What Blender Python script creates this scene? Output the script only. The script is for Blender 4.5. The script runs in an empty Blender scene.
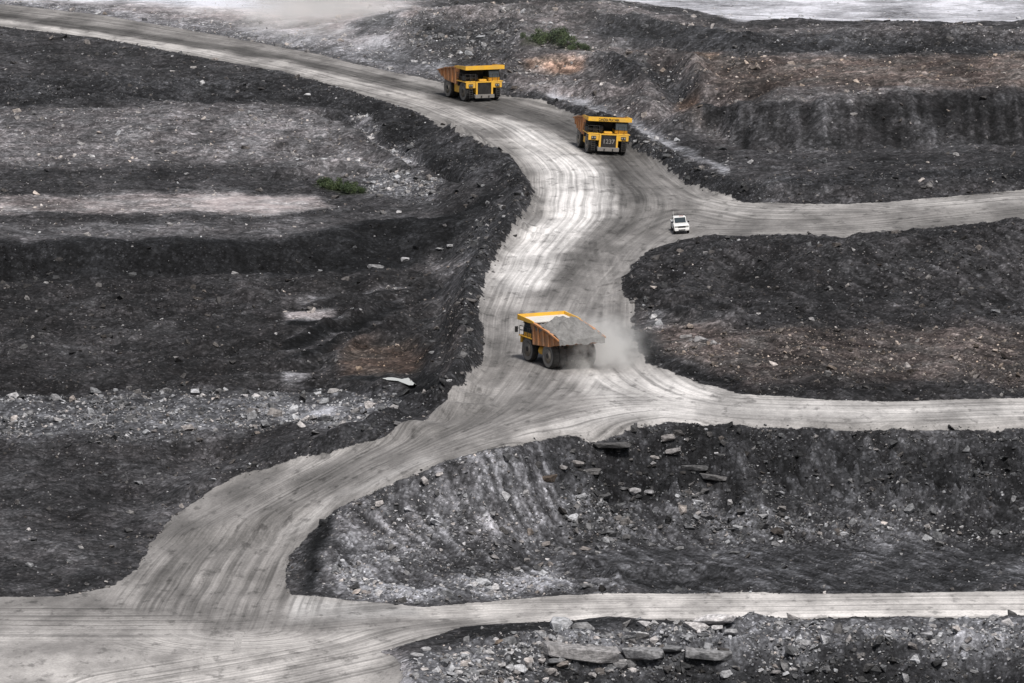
import bpy, bmesh, math, random
import numpy as np
from mathutils import Vector, Matrix
from mathutils.geometry import delaunay_2d_cdt

random.seed(7)
RNG = np.random.default_rng(11)
R = math.radians
scene = bpy.context.scene
col = scene.collection

# ------------------------------------------------------------------ camera
F_PX, PITCH, CAM_H = 7600.0, 7.0, 102.0
W, H = 1024, 683
cam_d = bpy.data.cameras.new("camera")
cam_d.sensor_width = 36.0
cam_d.lens = 36.0 * F_PX / W
cam_d.clip_start, cam_d.clip_end = 1.0, 20000.0
cam = bpy.data.objects.new("camera", cam_d)
cam.location = (0, 0, CAM_H)
cam.rotation_euler = (R(90 - PITCH), 0, 0)
col.objects.link(cam)
scene.camera = cam

# ------------------------------------------------------------------ light
SUN_EL, SUN_AZ = 57.0, 162.0        # azimuth: degrees from +Y towards +X where the sun stands
world = bpy.data.worlds.new("World")
scene.world = world
world.use_nodes = True
wn = world.node_tree
wn.nodes.clear()
sky = wn.nodes.new("ShaderNodeTexSky")
sky.sky_type = 'NISHITA'
sky.sun_disc = False
sky.sun_elevation = R(SUN_EL)
sky.sun_rotation = R(SUN_AZ)
sky.air_density, sky.dust_density, sky.ozone_density = 1.0, 3.5, 0.6
bg = wn.nodes.new("ShaderNodeBackground")
bg.inputs["Strength"].default_value = 0.062
wo = wn.nodes.new("ShaderNodeOutputWorld")
hs = wn.nodes.new("ShaderNodeHueSaturation")      # thin high cloud: a paler sky
hs.inputs["Saturation"].default_value = 0.55
wn.links.new(sky.outputs[0], hs.inputs["Color"])
wn.links.new(hs.outputs[0], bg.inputs[0])
wn.links.new(bg.outputs[0], wo.inputs[0])
sun_d = bpy.data.lights.new("sun", 'SUN')
sun_d.energy = 2.7
sun_d.angle = R(11)
sun_d.color = (1.0, 0.97, 0.93)
sun = bpy.data.objects.new("sun", sun_d)
sd = Vector((math.cos(R(SUN_EL)) * math.sin(R(SUN_AZ)), math.cos(R(SUN_EL)) * math.cos(R(SUN_AZ)), math.sin(R(SUN_EL))))
sun.rotation_euler = (-sd).to_track_quat('-Z', 'Y').to_euler()
sun.location = (0, 300, 200)
col.objects.link(sun)

vs = scene.view_settings
vs.view_transform = 'Standard'
vs.look = 'None'
vs.gamma = 1.0
vs.use_curve_mapping = False
vs.exposure = 0.5
scene.render.engine = 'CYCLES'
scene.cycles.use_denoising = True
scene.cycles.max_bounces = 5
scene.cycles.diffuse_bounces = 2
scene.cycles.glossy_bounces = 2
scene.cycles.transmission_bounces = 4
scene.cycles.volume_bounces = 2
scene.cycles.transparent_max_bounces = 6
scene.cycles.volume_step_rate = 2.0
scene.cycles.volume_max_steps = 128
scene.render.film_transparent = False

# ------------------------------------------------------------------ survey: points read off the photograph at a ground height
SP, CP = math.sin(R(PITCH)), math.cos(R(PITCH))
def ray(px, py):
    a, b = (px - W / 2) / F_PX, -(py - H / 2) / F_PX
    return np.array([a, CP + b * SP, -SP + b * CP])
def P(px, py, z, dy=0.0):
    d = ray(px, py)
    t = (z - CAM_H) / d[2]
    return (d[0] * t, d[1] * t + dy, z)

LINES = []     # breaklines of (px, py, z[, dy])
def L(*pts): LINES.append(list(pts))
# main haul road: left edge then right edge
EDGE_L = [(-70,18,12),(100,38,11.5),(200,57,11),(284,72,10.5),(334,85,10),(384,100,9.6),(419,112,9.2),(459,138,8.5),(499,158,7.6),(524,176,6.6),(534,195,5.8),(527,218,5),(505,246,4),(487,275,3),(479,310,2),(484,350,.8),(480,370,.2),(459,397,-1),(424,422,-2.3),(389,440,-3.6),(359,448,-4.5),(334,454,-5.2),(284,466,-6.8),(245,477,-8),(208,493,-9.3),(175,515,-10.7),(152,542,-12),(136,570,-13),(110,588,-13.4),(60,596,-13.6),(-70,599,-13.8)]
EDGE_R = [(-70,-4,12.5),(100,15,12),(200,32,11.5),(284,48,11),(321,55,10.8),(359,65,10.5),(444,83,10),(512,98,9.3),(544,106,8.8),(585,122,8),(632,150,7),(662,169,6.2),(687,188,5.6),(740,203,5.5),(850,205,6),(1100,185,7.5)]
ISLE = [(1100,215,6.7),(850,238,5.2),(740,236,4.6),(712,235,4.4),(680,240,4.1),(650,250,3.8),(632,266,3.3),(622,286,2.8),(624,296,2.4),(634,312,1.9),(634,342,1.0),(648,364,.3),(675,374,0),(700,384,-.3),(740,394,-.6),(850,402,-1),(1100,396,-1)]
SPUR = [(1100,425,-2),(850,424,-1.8),(740,423,-1.6),(672,422,-1.3),(612,426,-1.2),(557,431,-1.3),(512,443,-1.6),(434,463,-3.2),(397,477,-4.6),(366,495,-6.3),(334,512,-8),(309,534,-9.8),(294,550,-11),(288,575,-12.4),(290,596,-13.3)]
BASE = [(290,596,-13.3),(344,600,-13.4),(424,607,-13.4),(512,600,-13.3),(587,594,-13.2),(740,593,-13.2),(850,594,-13.2),(1100,590,-13)]
LOW = [(-70,655,-14),(200,652,-13.9),(284,645,-13.8),(389,650,-13.7),(464,627,-13.5),(512,623,-13.4),(740,620,-13.3),(1100,618,-13.2)]
for e in (EDGE_L, EDGE_R, ISLE, SPUR, BASE, LOW): L(*e)
# centres of the roads
L((-70,8,12.3),(100,27,11.8),(200,45,11.3),(284,60,10.8),(400,84,10),(480,110,9),(540,137,8),(580,170,6.8),(585,205,5.6),(560,245,4.2),(540,290,2.8),(530,340,1.2),(525,375,.2),(500,405,-.9),(430,440,-2.9),(370,470,-5),(320,500,-7.4),(280,545,-11),(255,590,-13.2),(200,620,-13.7))
L((1100,200,7),(850,222,5.6),(740,220,4.9),(690,222,4.4),(640,240,3.8),(610,275,3),(600,320,1.8),(600,365,.4),(640,390,-.4),(740,408,-1.1),(850,413,-1.4),(1100,410,-1.5))
L((560,400,-.4),(520,425,-1.2),(460,440,-2.4))
L((-70,625,-13.9),(289,622,-13.6),(420,615,-13.5),(600,607,-13.3),(740,606,-13.25),(1100,603,-13.1))
# left bund and the pit beyond it
L((480,150,8.6),(505,164,8.2),(518,180,7.4),(523,199,6.6),(512,225,5.6),(488,252,4.6),(472,282,3.8),(465,315,2.8),(468,350,1.6),(462,375,.9),(442,395,0),(405,416,-1.3),(370,433,-3),(330,443,-4.2),(284,453,-5.6),(200,478,-8))
L((492,190,6),(474,212,4.2),(454,238,1.8),(436,262,-.8),(432,300,-1.5),(434,340,-2.2),(428,375,-2.8),(400,402,-3.6),(350,427,-5),(284,440,-6.3),(200,465,-8.8),(140,510,-11),(90,570,-13))
L((-70,70,10),(200,82,9.5),(284,98,8.8),(320,105,8.3),(360,117,7.8),(395,140,7),(430,160,6.5),(465,178,6.3))
L((-70,100,8.3),(200,112,8.2),(284,130,7),(330,140,6.3),(380,165,5.2),(425,187,4.6))
L((-70,150,5.5),(200,155,5.3),(284,165,5),(330,186,3.8),(400,195,3.6))
L((-70,210,3),(200,210,3),(284,205,3.1),(340,212,2.8),(430,210,3.1))
L((-70,245,1.8),(200,245,1.8),(284,241,1.8),(321,233,2.1),(359,225,2.4),(409,217,2.7),(442,217,3))
L((-70,276,-1.6),(200,276,-1.6),(284,272,-1.5),(359,271,-1.3),(409,264,-.9))
L((-70,340,-3.2),(200,340,-3),(284,330,-2.7),(380,320,-2.2))
L((-70,400,-5),(200,395,-4.6),(284,392,-4.4),(330,384,-3.9),(380,378,-3.5),(410,370,-3.1))
L((-70,450,-7.5),(150,440,-6.5),(284,415,-5.2),(370,405,-4.2))
L((-70,530,-11.5),(60,520,-11))
# right-hand bund, trough, light track, slopes, cliff, hill crest, plateau behind
L((470,83,10.2),(512,93,9.7),(560,107,9.0),(600,121,8.5),(634,138,8.2),(662,156,7.4),(687,173,6.9),(740,190,6.7),(850,192,7.2),(1100,172,8.8))
L((557,97,9.7),(604,112,9.1),(640,128,8.8),(672,144,8.3),(720,170,7.9),(790,180,7.9),(1100,160,9.6))
L((300,40,11.8),(400,55,11.2),(450,68,11),(500,80,10.6),(560,88,10.6),(620,100,10.4),(655,122,9.6),(690,142,9),(720,155,8.2))
L((524,76,10.9),(555,76,11),(584,77,11.2)); L((522,58,13),(555,57,13.2),(586,57,13.3)); L((600,80,11.5),(640,78,12.4),(660,90,11.4),(680,108,10.5))
L((610,55,13.6),(650,52,14.3),(690,52,14.6),(740,58,14.8),(850,50,15),(1100,45,16))
L((685,95,11.8),(708,80,13.4),(740,86,13.7),(850,80,14.2),(1100,75,15.5))
L((702,99,13),(720,101,13),(740,103,13),(850,96,14),(1100,85,15)); L((703,122,9.3),(720,138,8.3),(740,151,7.6),(850,152,8),(1100,140,9))
L((420,38,13),(450,40,13.5),(500,40,13.6),(550,38,14.3),(600,36,14.8),(660,38,15.2),(740,42,15.8))
L((395,14,14.8),(414,9,15.8),(450,7,16.4),(512,5,16.8),(562,4,17),(594,9,16.9),(662,15,16.9),(740,29,16.4),(850,32,17),(1100,28,18))
L((395,14,11.5,18),(450,7,11,22),(512,5,10,22),(562,4,9,22),(594,9,9,20),(662,15,9,20),(740,29,9,20),(850,32,9,22),(1100,28,9,24))
L((-70,-20,12.6),(100,-5,12.6),(200,12,12.4),(284,28,12.2),(330,34,12.2),(370,34,12.8)); L((284,8,12.8),(330,10,12.8),(370,12,13.2))
# mound between the branches
L((1100,222,9),(850,243,8.2),(740,246,7.2),(712,243,6.9),(682,249,6.4),(654,257,5.6),(639,268,4.6),(631,286,3.7),(634,298,3.2))
L((640,300,3.2),(662,290,3.7),(690,287,3.9),(720,288,3.8),(740,286,4.4),(850,290,4.5),(1100,280,5))
L((645,325,2.0),(670,335,1.6),(700,338,1.8),(740,338,2.2),(850,345,1.8),(1100,340,2))
L((655,350,1.1),(690,360,1),(740,368,.8),(850,375,.4),(1100,370,.5))
# face below the haul road
L((340,516,-8.1),(326,540,-9.6),(319,565,-11.3),(318,588,-12.7))
L((303,552,-11.2),(302,575,-12.4),(304,592,-13.2))
L((440,478,-4.4),(480,466,-3.5),(520,458,-3.0),(560,446,-2.5),(612,440,-2.3),(660,438,-2.7),(740,438,-2.9),(850,438,-3.1),(1100,440,-3.3))
L((365,530,-9.2),(420,520,-8.4),(480,512,-7.8),(530,500,-7.2),(560,496,-7.2),(610,492,-7.3),(660,488,-7.3),(740,486,-7.2),(850,486,-7.3),(1100,488,-7.5))
L((350,575,-12.2),(420,575,-12.3),(500,566,-12.1),(560,552,-11.9),(600,549,-11.9),(660,547,-12),(740,545,-12),(850,545,-12),(1100,545,-12))
L((540,580,-12.8),(590,572,-12.5),(660,578,-12.9),(740,580,-12.9),(1100,578,-12.8)); L((600,586,-12.7),(660,586,-12.9),(740,588,-12.9))
# broken rock below the lower road
L((392,672,-14),(408,662,-13.2),(430,652,-12.8),(470,640,-12.4),(540,629,-12.1),(600,624,-12),(740,621,-11.9),(1100,619,-11.9))
L((430,676,-13.6),(480,664,-13.3),(545,650,-13.1),(620,646,-13),(740,645,-13),(1100,645,-13))
L((420,705,-15.5),(480,690,-15.3),(545,664,-14.3),(620,662,-14.4),(740,662,-14.4),(1100,662,-14.4))
L((-70,690,-14.8),(284,690,-14.8),(380,692,-14.9)); L((-70,760,-18),(284,760,-18),(500,760,-20),(740,720,-19),(1100,720,-19)); L((-70,800,-24),(1100,800,-24))

pts = []
for ln in LINES:
    w = [np.array(P(*p)) for p in ln]
    for a, b in zip(w[:-1], w[1:]):
        n = max(1, int(np.linalg.norm((b - a)[:2]) / 4.0))
        for k in range(n): pts.append(a + (b - a) * k / n)
    pts.append(w[-1])
for x in (-3000, -1200, -450, 450, 1200, 3000):
    for y, z in ((-2500, -26), (-400, -26), (300, -25), (560, -24), (1275, 9.5), (1500, 9), (2200, 8), (6000, 8)): pts.append(np.array((x, y, z)))
for x in (-150, 0, 150):
    for y, z in ((-2500, -26), (-400, -26), (300, -25), (540, -25), (1300, 9.3), (1500, 9), (2200, 8), (6000, 8)): pts.append(np.array((x, y, z)))
for y, z in ((700, -13), (760, -8), (800, -3), (860, 0), (930, 7), (1000, 11), (1100, 11)):
    pts.append(np.array((-170, y, z))); pts.append(np.array((170, y, z + (4 if y >= 930 else 0))))
pts = np.array(pts)
_v, _e, _f, _ov, _oe, _of = delaunay_2d_cdt([Vector((p[0], p[1])) for p in pts], [], [], 0, 1e-3)
TV = np.array([(v[0], v[1], np.mean([pts[i][2] for i in o]) if o else 0) for v, o in zip(_v, _ov)])
TF = np.array([f[:3] for f in _f])

def tin(xs, ys):
    """heights of the TIN on a regular grid xs x ys"""
    Z = np.full((len(ys), len(xs)), np.nan)
    x0, y0, dx, dy = xs[0], ys[0], xs[1] - xs[0], ys[1] - ys[0]
    for f in TF:
        a, b, c = TV[f]
        i0 = max(0, math.ceil((min(a[0], b[0], c[0]) - x0) / dx)); i1 = min(len(xs) - 1, math.floor((max(a[0], b[0], c[0]) - x0) / dx))
        j0 = max(0, math.ceil((min(a[1], b[1], c[1]) - y0) / dy)); j1 = min(len(ys) - 1, math.floor((max(a[1], b[1], c[1]) - y0) / dy))
        if i1 < i0 or j1 < j0: continue
        det = (b[1] - c[1]) * (a[0] - c[0]) + (c[0] - b[0]) * (a[1] - c[1])
        if abs(det) < 1e-9: continue
        X, Y = np.meshgrid(xs[i0:i1 + 1], ys[j0:j1 + 1])
        l1 = ((b[1] - c[1]) * (X - c[0]) + (c[0] - b[0]) * (Y - c[1])) / det
        l2 = ((c[1] - a[1]) * (X - c[0]) + (a[0] - c[0]) * (Y - c[1])) / det
        l3 = 1 - l1 - l2
        m = (l1 > -1e-6) & (l2 > -1e-6) & (l3 > -1e-6)
        z = l1 * a[2] + l2 * b[2] + l3 * c[2]
        sub = Z[j0:j1 + 1, i0:i1 + 1]
        sub[m] = z[m]
    return np.where(np.isnan(Z), 0, Z)

def blur(A, n):
    for ax in (0, 1):
        for _ in range(2):
            k = np.ones(2 * n + 1) / (2 * n + 1)
            pad = [(0, 0), (0, 0)]; pad[ax] = (n, n)
            B = np.pad(A, pad, mode='edge')
            cs = np.cumsum(np.insert(B, 0, 0, axis=ax), axis=ax)
            A = (np.take(cs, range(2 * n + 1, cs.shape[ax]), ax) - np.take(cs, range(0, cs.shape[ax] - 2 * n - 1), ax)) / (2 * n + 1)
    return A

# coarse grid 0.6 m
X0, X1, Y0, Y1, CS = -100.0, 100.0, 668.0, 1250.0, 0.6
cx = np.arange(X0, X1 + .01, CS); cy = np.arange(Y0, Y1 + .01, CS)
ZC = blur(tin(cx, cy), 1)
def samp(A, x, y):
    fx = np.clip((np.asarray(x) - X0) / CS, 0, len(cx) - 1.001); fy = np.clip((np.asarray(y) - Y0) / CS, 0, len(cy) - 1.001)
    i = fx.astype(int); j = fy.astype(int); u = fx - i; v = fy - j
    return A[j, i] * (1 - u) * (1 - v) + A[j, i + 1] * u * (1 - v) + A[j + 1, i] * (1 - u) * v + A[j + 1, i + 1] * u * v
def at(px, py):
    """the ground point a pixel of the survey photograph looks at"""
    d = ray(px, py); d = d / np.linalg.norm(d)
    t = np.arange(640, 1300, 0.25)
    x, y, z = d[0] * t, d[1] * t, CAM_H + d[2] * t
    hit = np.nonzero(z < samp(ZC, x, y))[0]
    k = hit[0] if len(hit) else int(((8 - CAM_H) / d[2] - 640) / .25)
    k = min(max(k, 0), len(t) - 1)
    return np.array([x[k], y[k], samp(ZC, x[k], y[k])])

# ------------------------------------------------------------------ noise
def _hash(ix, iy, seed):
    h = (ix.astype(np.int64) * 374761393 + iy.astype(np.int64) * 668265263 + seed * 1442695041) & 0xffffffff
    h = ((h ^ (h >> 13)) * 1274126177) & 0xffffffff
    h = (h ^ (h >> 16)) & 0xffffffff
    return h / 4294967296.0
def perlin(x, y, seed=0):
    ix = np.floor(x); iy = np.floor(y); fx = x - ix; fy = y - iy
    u = fx * fx * fx * (fx * (fx * 6 - 15) + 10); v = fy * fy * fy * (fy * (fy * 6 - 15) + 10)
    def g(a, b):
        t = _hash(ix + a, iy + b, seed) * 2 * np.pi
        return np.cos(t) * (fx - a) + np.sin(t) * (fy - b)
    return 1.5 * ((g(0, 0) * (1 - u) + g(1, 0) * u) * (1 - v) + (g(0, 1) * (1 - u) + g(1, 1) * u) * v)
def fbm(x, y, wl, octs, seed=0, gain=.5, ridged=False):
    s = 0; a = 1; n = 0
    for k in range(octs):
        p = perlin(x / wl + 17.3 * k, y / wl - 9.1 * k, seed + k)
        if ridged: p = 1 - 2 * np.abs(p)
        s = s + a * p; n += a; a *= gain; wl *= .5
    return s / n
def worley(x, y, wl, seed):
    """nearest-cell distance, gap to the second cell and a hash of the cell"""
    x = x / wl; y = y / wl; ix = np.floor(x); iy = np.floor(y)
    f1 = np.full(x.shape, 9.); f2 = np.full(x.shape, 9.); hsh = np.zeros(x.shape)
    for a in (-1, 0, 1):
        for b in (-1, 0, 1):
            px_ = ix + a + _hash(ix + a, iy + b, seed); py_ = iy + b + _hash(ix + a, iy + b, seed + 7)
            d = np.hypot(px_ - x, py_ - y); m = d < f1
            f2 = np.where(m, f1, np.minimum(f2, d)); hsh = np.where(m, _hash(ix + a, iy + b, seed + 13), hsh); f1 = np.where(m, d, f1)
    return f1, f2 - f1, hsh
def smooth(a, b, x):
    t = np.clip((x - a) / (b - a), 0, 1)
    return t * t * (3 - 2 * t)

# ------------------------------------------------------------------ fine terrain grid and its zones
GS, GT = 0.24, 0.46
gx = np.arange(X0 + 1, X1 - 1, GS); gy = np.arange(Y0 + 2, Y1 - 4, GT)
GX, GY = np.meshgrid(gx, gy)
NX, NY = len(gx), len(gy)
CXg, CYg = np.meshgrid(cx, cy)

WX = CXg + 0.9 * fbm(CXg, CYg, 5, 3, 91); WY = CYg + 3.5 * fbm(CXg, CYg, 7, 3, 92)
WX2 = CXg + (WX - CXg) * .45; WY2 = CYg + (WY - CYg) * .25
def sdf_c(poly, steady=False):
    """signed distance (negative inside) of a world polygon, on the coarse grid, with a ragged border"""
    d2 = np.full(CXg.shape, 1e9); inside = np.zeros(CXg.shape, bool)
    n = len(poly)
    WX, WY = (WX2, WY2) if steady else (globals()['WX'], globals()['WY'])
    for i in range(n):
        ax, ay = poly[i][:2]; bx, by = poly[(i + 1) % n][:2]
        ex, ey = bx - ax, (by - ay) * .35; qy = (WY - ay) * .35
        t = np.clip(((WX - ax) * ex + qy * ey) / (ex * ex + ey * ey + 1e-9), 0, 1)
        d2 = np.minimum(d2, (WX - ax - ex * t) ** 2 + (qy - ey * t) ** 2)
        c = (ay > WY) != (by > WY)
        inside ^= c & (WX < (bx - ax) * (WY - ay) / (by - ay + 1e-12) + ax)
    d = np.sqrt(d2)
    return np.where(inside, -d, d)
def zone(pxpoly, soft=1.5, steady=False):
    if len(pxpoly[0]) >= 3: poly = [P(*p) for p in pxpoly]
    else: poly = [at(*p) for p in pxpoly]
    return smooth(soft, -soft, sdf_c(poly, steady))

def main_road_mask():
    poly = EDGE_L + LOW[2:0:-1][:0]
    a = zone([p for p in EDGE_L] + [(-70,655,-14),(200,652,-13.9),(284,645,-13.8),(288,598,-13.4)] + SPUR[::-1] + ISLE[::-1][:0] + [(1100,396,-1)] + [(1100,215,6.7),(1100,185,7.5)] + EDGE_R[::-1], .5, True)
    isle = zone(ISLE, .5, True)
    low = zone(BASE + LOW[::-1], .5, True)
    return np.clip(np.maximum(a - isle, low), 0, 1)
ROAD = smooth(.25, .75, main_road_mask())

ALB = np.full(CXg.shape, .085); WARM = np.full(CXg.shape, .12); ROUGH = np.full(CXg.shape, .42); SPK = np.full(CXg.shape, .35); GRN = np.zeros(CXg.shape)
RIL = np.zeros(CXg.shape); LEDGE = np.zeros(CXg.shape); FLUTE = np.zeros(CXg.shape)
def paint(poly, alb=None, warm=None, rough=None, spk=None, soft=2.0, k=1.0, rill=None):
    m = zone(poly, soft) * k
    for A, v in ((ALB, alb), (WARM, warm), (ROUGH, rough), (SPK, spk), (RIL, rill)):
        if v is not None: A += (v - A) * m
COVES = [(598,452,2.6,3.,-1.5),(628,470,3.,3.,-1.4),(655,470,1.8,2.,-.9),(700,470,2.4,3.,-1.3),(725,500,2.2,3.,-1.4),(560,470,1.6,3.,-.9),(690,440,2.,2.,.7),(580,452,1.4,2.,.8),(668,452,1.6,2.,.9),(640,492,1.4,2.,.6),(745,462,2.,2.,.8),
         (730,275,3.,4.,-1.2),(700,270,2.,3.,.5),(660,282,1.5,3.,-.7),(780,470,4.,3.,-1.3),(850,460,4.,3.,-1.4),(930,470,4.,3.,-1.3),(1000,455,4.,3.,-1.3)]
# --- left pit
paint([(-70,75),(284,75),(334,88),(384,103),(419,116),(459,142),(505,165),(490,190),(425,165),(395,145),(360,122),(320,110),(284,103),(-70,110)], .06, .05, .5, .5, rill=.6)
paint([(350,112),(362,114),(384,135),(404,147),(424,157),(418,162),(380,145),(355,122)], .25, .1, .4, .9, soft=.8)
paint([(284,105),(320,112),(360,130),(380,150),(420,170),(400,180),(330,185),(284,165),(-70,170),(-70,110)], .18, .18, .45, .4)
paint([(355,180),(390,170),(440,180),(437,198),(400,202),(365,195)], .17, .05, .5, 1., soft=1.5)
paint([(-70,198),(284,194),(320,198),(338,207),(310,213),(284,214),(-70,214)], .30, .3, .15, .15, soft=1.2)
paint([(-70,222),(284,222),(350,214),(440,210),(440,216),(380,222),(321,233),(284,240),(-70,243)], .16, .15, .2, .25, soft=1.5)
paint([(-70,243),(284,240),(321,233),(359,225),(409,217),(445,217),(490,190),(500,200),(455,240),(436,262),(400,272),(284,278),(-70,280)], .026, .0, .55, .25, soft=1.0)
paint([(-70,280),(284,278),(400,272),(436,262),(430,340),(428,375),(400,402),(350,427),(284,440),(-70,460)], .05, .15, .75, .5, soft=1.5)
paint([(432,259),(474,256),(480,262),(440,274),(425,272)], .16, .2, .2, .4, soft=1.)
paint([(284,311),(335,312),(330,320),(284,322)], .28, .25, .2, .4, soft=.7)
paint([(284,292),(345,288),(345,294),(284,302)], .12, .2, .25, .4, soft=1)
paint([(335,352),(365,346),(410,348),(430,356),(420,372),(380,378),(345,376)], .10, .75, .3, .5, soft=1.2)
paint([(284,374),(305,372),(305,377),(284,381)], .3, .1, .2, .3, soft=.6)
paint([(300,380),(434,378),(436,389),(302,390)], .012, 0, .2, .1, soft=.7)
paint([(-70,395),(284,393),(340,392),(397,392),(410,405),(360,428),(284,432),(-70,445)], .15, .03, .45, 1., soft=1.5)
paint([(284,408),(330,406),(345,416),(300,424),(284,424)], .33, .03, .4, 1., soft=1.)
for q_ in ([(284,343),(340,325),(400,300),(432,284)], [(284,356),(335,338),(380,322)], [(300,305),(350,296),(410,286)], [(284,330),(320,326),(350,322)], [(320,372),(335,360),(350,347)]):
    paint([(x, y - 2.0) for x, y in q_] + [(x, y + 2.0) for x, y in q_[::-1]], .17, .12, .25, .5, soft=.5)
for q_ in ([(284,350),(340,333),(400,310),(436,292)], [(284,322),(340,318),(395,306)], [(284,366),(320,355),(350,338)], [(350,381),(400,383),(440,372)]):
    paint([(x, y - 2.4) for x, y in q_] + [(x, y + 2.4) for x, y in q_[::-1]], .018, .0, .4, .2, soft=.5)
# --- left bund
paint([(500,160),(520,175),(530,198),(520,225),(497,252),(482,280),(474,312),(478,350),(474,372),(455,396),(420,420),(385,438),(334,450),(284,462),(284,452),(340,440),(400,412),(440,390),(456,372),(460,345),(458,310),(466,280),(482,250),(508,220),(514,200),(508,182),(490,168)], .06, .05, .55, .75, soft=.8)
paint([(444,300),(458,300),(462,345),(456,372),(440,385),(444,340)], .11, .3, .4, .7, soft=1)
paint([(470,215),(500,208),(506,222),(480,250),(462,262)], .075, .05, .5, .8, soft=1)
# --- right bund, trough and hill
paint([(395,16),(414,9),(562,4),(662,15),(740,29),(1100,28),(1100,120),(740,150),(640,125),(540,100),(444,82),(380,64)], .17, .25, .6, .38, soft=2, rill=.15)
paint([(284,30),(330,34),(380,30),(400,42),(444,60),(500,86),(444,82),(359,64),(284,47),(-70,-2),(-70,-15)], .17, .05, .4, .5, soft=2)
paint([(-70,-30),(284,-10),(400,-10),(396,14),(370,28),(330,30),(284,26),(-70,-16)], .58, .35, .2, .15, soft=9)  # dusty pale ground, whitened further so its albedo carries some of the haze
paint([(-70,-30),(284,-30),(320,-20),(284,12),(-70,-8)], .72, .03, .1, .1, soft=3)  # near-white corner: more haze painted into the ground colour
paint([(350,24),(395,12),(410,10),(395,28),(360,34)], .14, .02, .3, .3, soft=2)
paint([(395,30),(420,20),(470,24),(520,34),(510,60),(470,64),(420,52)], .11, .05, .6, 1., soft=2)
paint([(434,7),(512,8),(512,11),(434,11)], .3, .1, .2, .3, soft=1)
paint([(600,20),(680,30),(740,38),(1100,40),(1100,56),(740,52),(690,48),(630,44),(590,34)], .065, .02, .5, .5, soft=2)
paint([(640,50),(740,56),(740,66),(690,66),(640,62)], .15, .35, .4, .5, soft=2)
paint([(524,57),(560,56),(584,57),(584,76),(555,77),(526,75)], .24, .9, .25, .08, soft=.8, rill=1)
paint([(690,51),(712,52),(728,60),(720,62),(700,58)], .17, 1., .3, .3, soft=.8)
paint([(720,78),(742,80),(742,90),(722,86)], .2, .8, .3, .3, soft=.8)
paint([(735,62),(760,64),(760,80),(736,74)], .13, 1., .3, .3, soft=1)
paint([(675,98),(700,96),(700,112),(680,116)], .12, .9, .3, .3, soft=1)
paint([(700,104),(742,104),(850,98),(1100,88),(1100,140),(850,150),(740,148),(715,132),(702,118)], .06, .1, .5, .15, soft=.8, rill=0)
paint([(602,62),(640,60),(680,80),(690,100),(660,95),(620,80)], .075, .05, .6, .7, soft=2)
paint([(552,93),(604,107),(640,124),(672,140),(730,168),(730,176),(668,150),(636,133),(600,117),(548,101)], .25, .05, .08, .2, soft=.35)
paint([(500,90),(560,104),(604,121),(640,136),(665,152),(690,170),(740,187),(1100,168),(1100,184),(740,202),(690,187),(665,168),(632,149),(600,128),(560,110),(508,97)], .05, .03, .55, .7, soft=.8)
paint([(636,146),(660,150),(690,172),(670,176),(645,160)], .085, .02, .5, 1., soft=.7)
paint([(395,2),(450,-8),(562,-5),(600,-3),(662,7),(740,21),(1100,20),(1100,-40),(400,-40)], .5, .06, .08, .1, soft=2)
FLUTE += zone([(700,104),(742,104),(850,98),(1100,88),(1100,140),(850,150),(740,148),(715,132),(702,118)], 1.) + .6 * zone([(524,57),(560,56),(584,57),(584,76),(555,77),(526,75)], .8) + .35 * zone([(640,60),(740,58),(1100,50),(1100,100),(740,102),(700,98),(660,95)], 2)
paint([(690,58),(745,58),(1100,52),(1100,98),(745,98),(712,96),(696,78)], .15, .55, .5, .4, soft=2)
# --- mound
paint(ISLE, .055, .12, .6, .5, soft=.8, rill=.5)
paint([(640,310),(670,322),(740,330),(1100,330),(1100,385),(740,385),(690,375),(655,355)], .11, .45, .4, .7, soft=1.5)
paint([(636,340),(650,338),(660,356),(690,366),(740,378),(740,392),(690,380),(648,362)], .02, .05, .4, .5, soft=.8)
paint([(644,312),(668,316),(664,330),(646,332)], .15, .1, .3, .6, soft=1)
# --- face below the road
paint([(334,514),(397,479),(434,465),(512,445),(557,433),(612,428),(740,425),(1100,427),(1100,592),(740,592),(587,592),(512,598),(424,605),(344,598),(318,590)], .10, .06, .42, .6, soft=1., rill=.8)
paint([(340,520),(400,485),(450,470),(490,478),(520,520),(500,550),(430,560),(360,572)], .215, .08, .38, .6, soft=2, rill=1.)
paint([(540,440),(580,432),(740,426),(1100,428),(1100,500),(740,500),(660,498),(600,485),(556,470)], .055, .03, .95, .6, soft=1.5, rill=.4)
paint([(560,470),(660,490),(740,500),(1100,500),(1100,545),(740,545),(600,548),(560,520)], .115, .05, .5, .8, soft=1.5, rill=.8)
paint([(690,425),(740,424),(740,440),(700,440)], .02, .02, .5, .4, soft=1)
paint([(692,484),(712,482),(726,510),(716,512),(700,500)], .3, .1, .4, .4, soft=.7)
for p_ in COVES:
    if p_[4] < -.8 and p_[1] > 430: paint([(p_[0] - 16, p_[1] + 2), (p_[0] - 6, p_[1] - 9), (p_[0] + 14, p_[1] - 7), (p_[0] + 20, p_[1] + 5), (p_[0] + 2, p_[1] + 11)], .016, 0, soft=.8)  # shade of the deeper hollows painted in as near-black albedo
paint([(560,556),(600,550),(740,548),(1100,548),(1100,588),(740,588),(640,586),(580,572)], .10, .03, .22, .35, soft=1)
paint([(600,562),(720,560),(720,566),(620,570)], .10, .05, .2, .3, soft=1)
paint([(600,576),(740,576),(740,588),(640,588)], .04, .03, .35, .4, soft=.8)
paint([(320,590),(330,570),(420,585),(500,580),(560,560),(575,590),(512,598),(424,605),(344,598)], .22, .04, .42, 1., soft=1.2)
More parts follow.
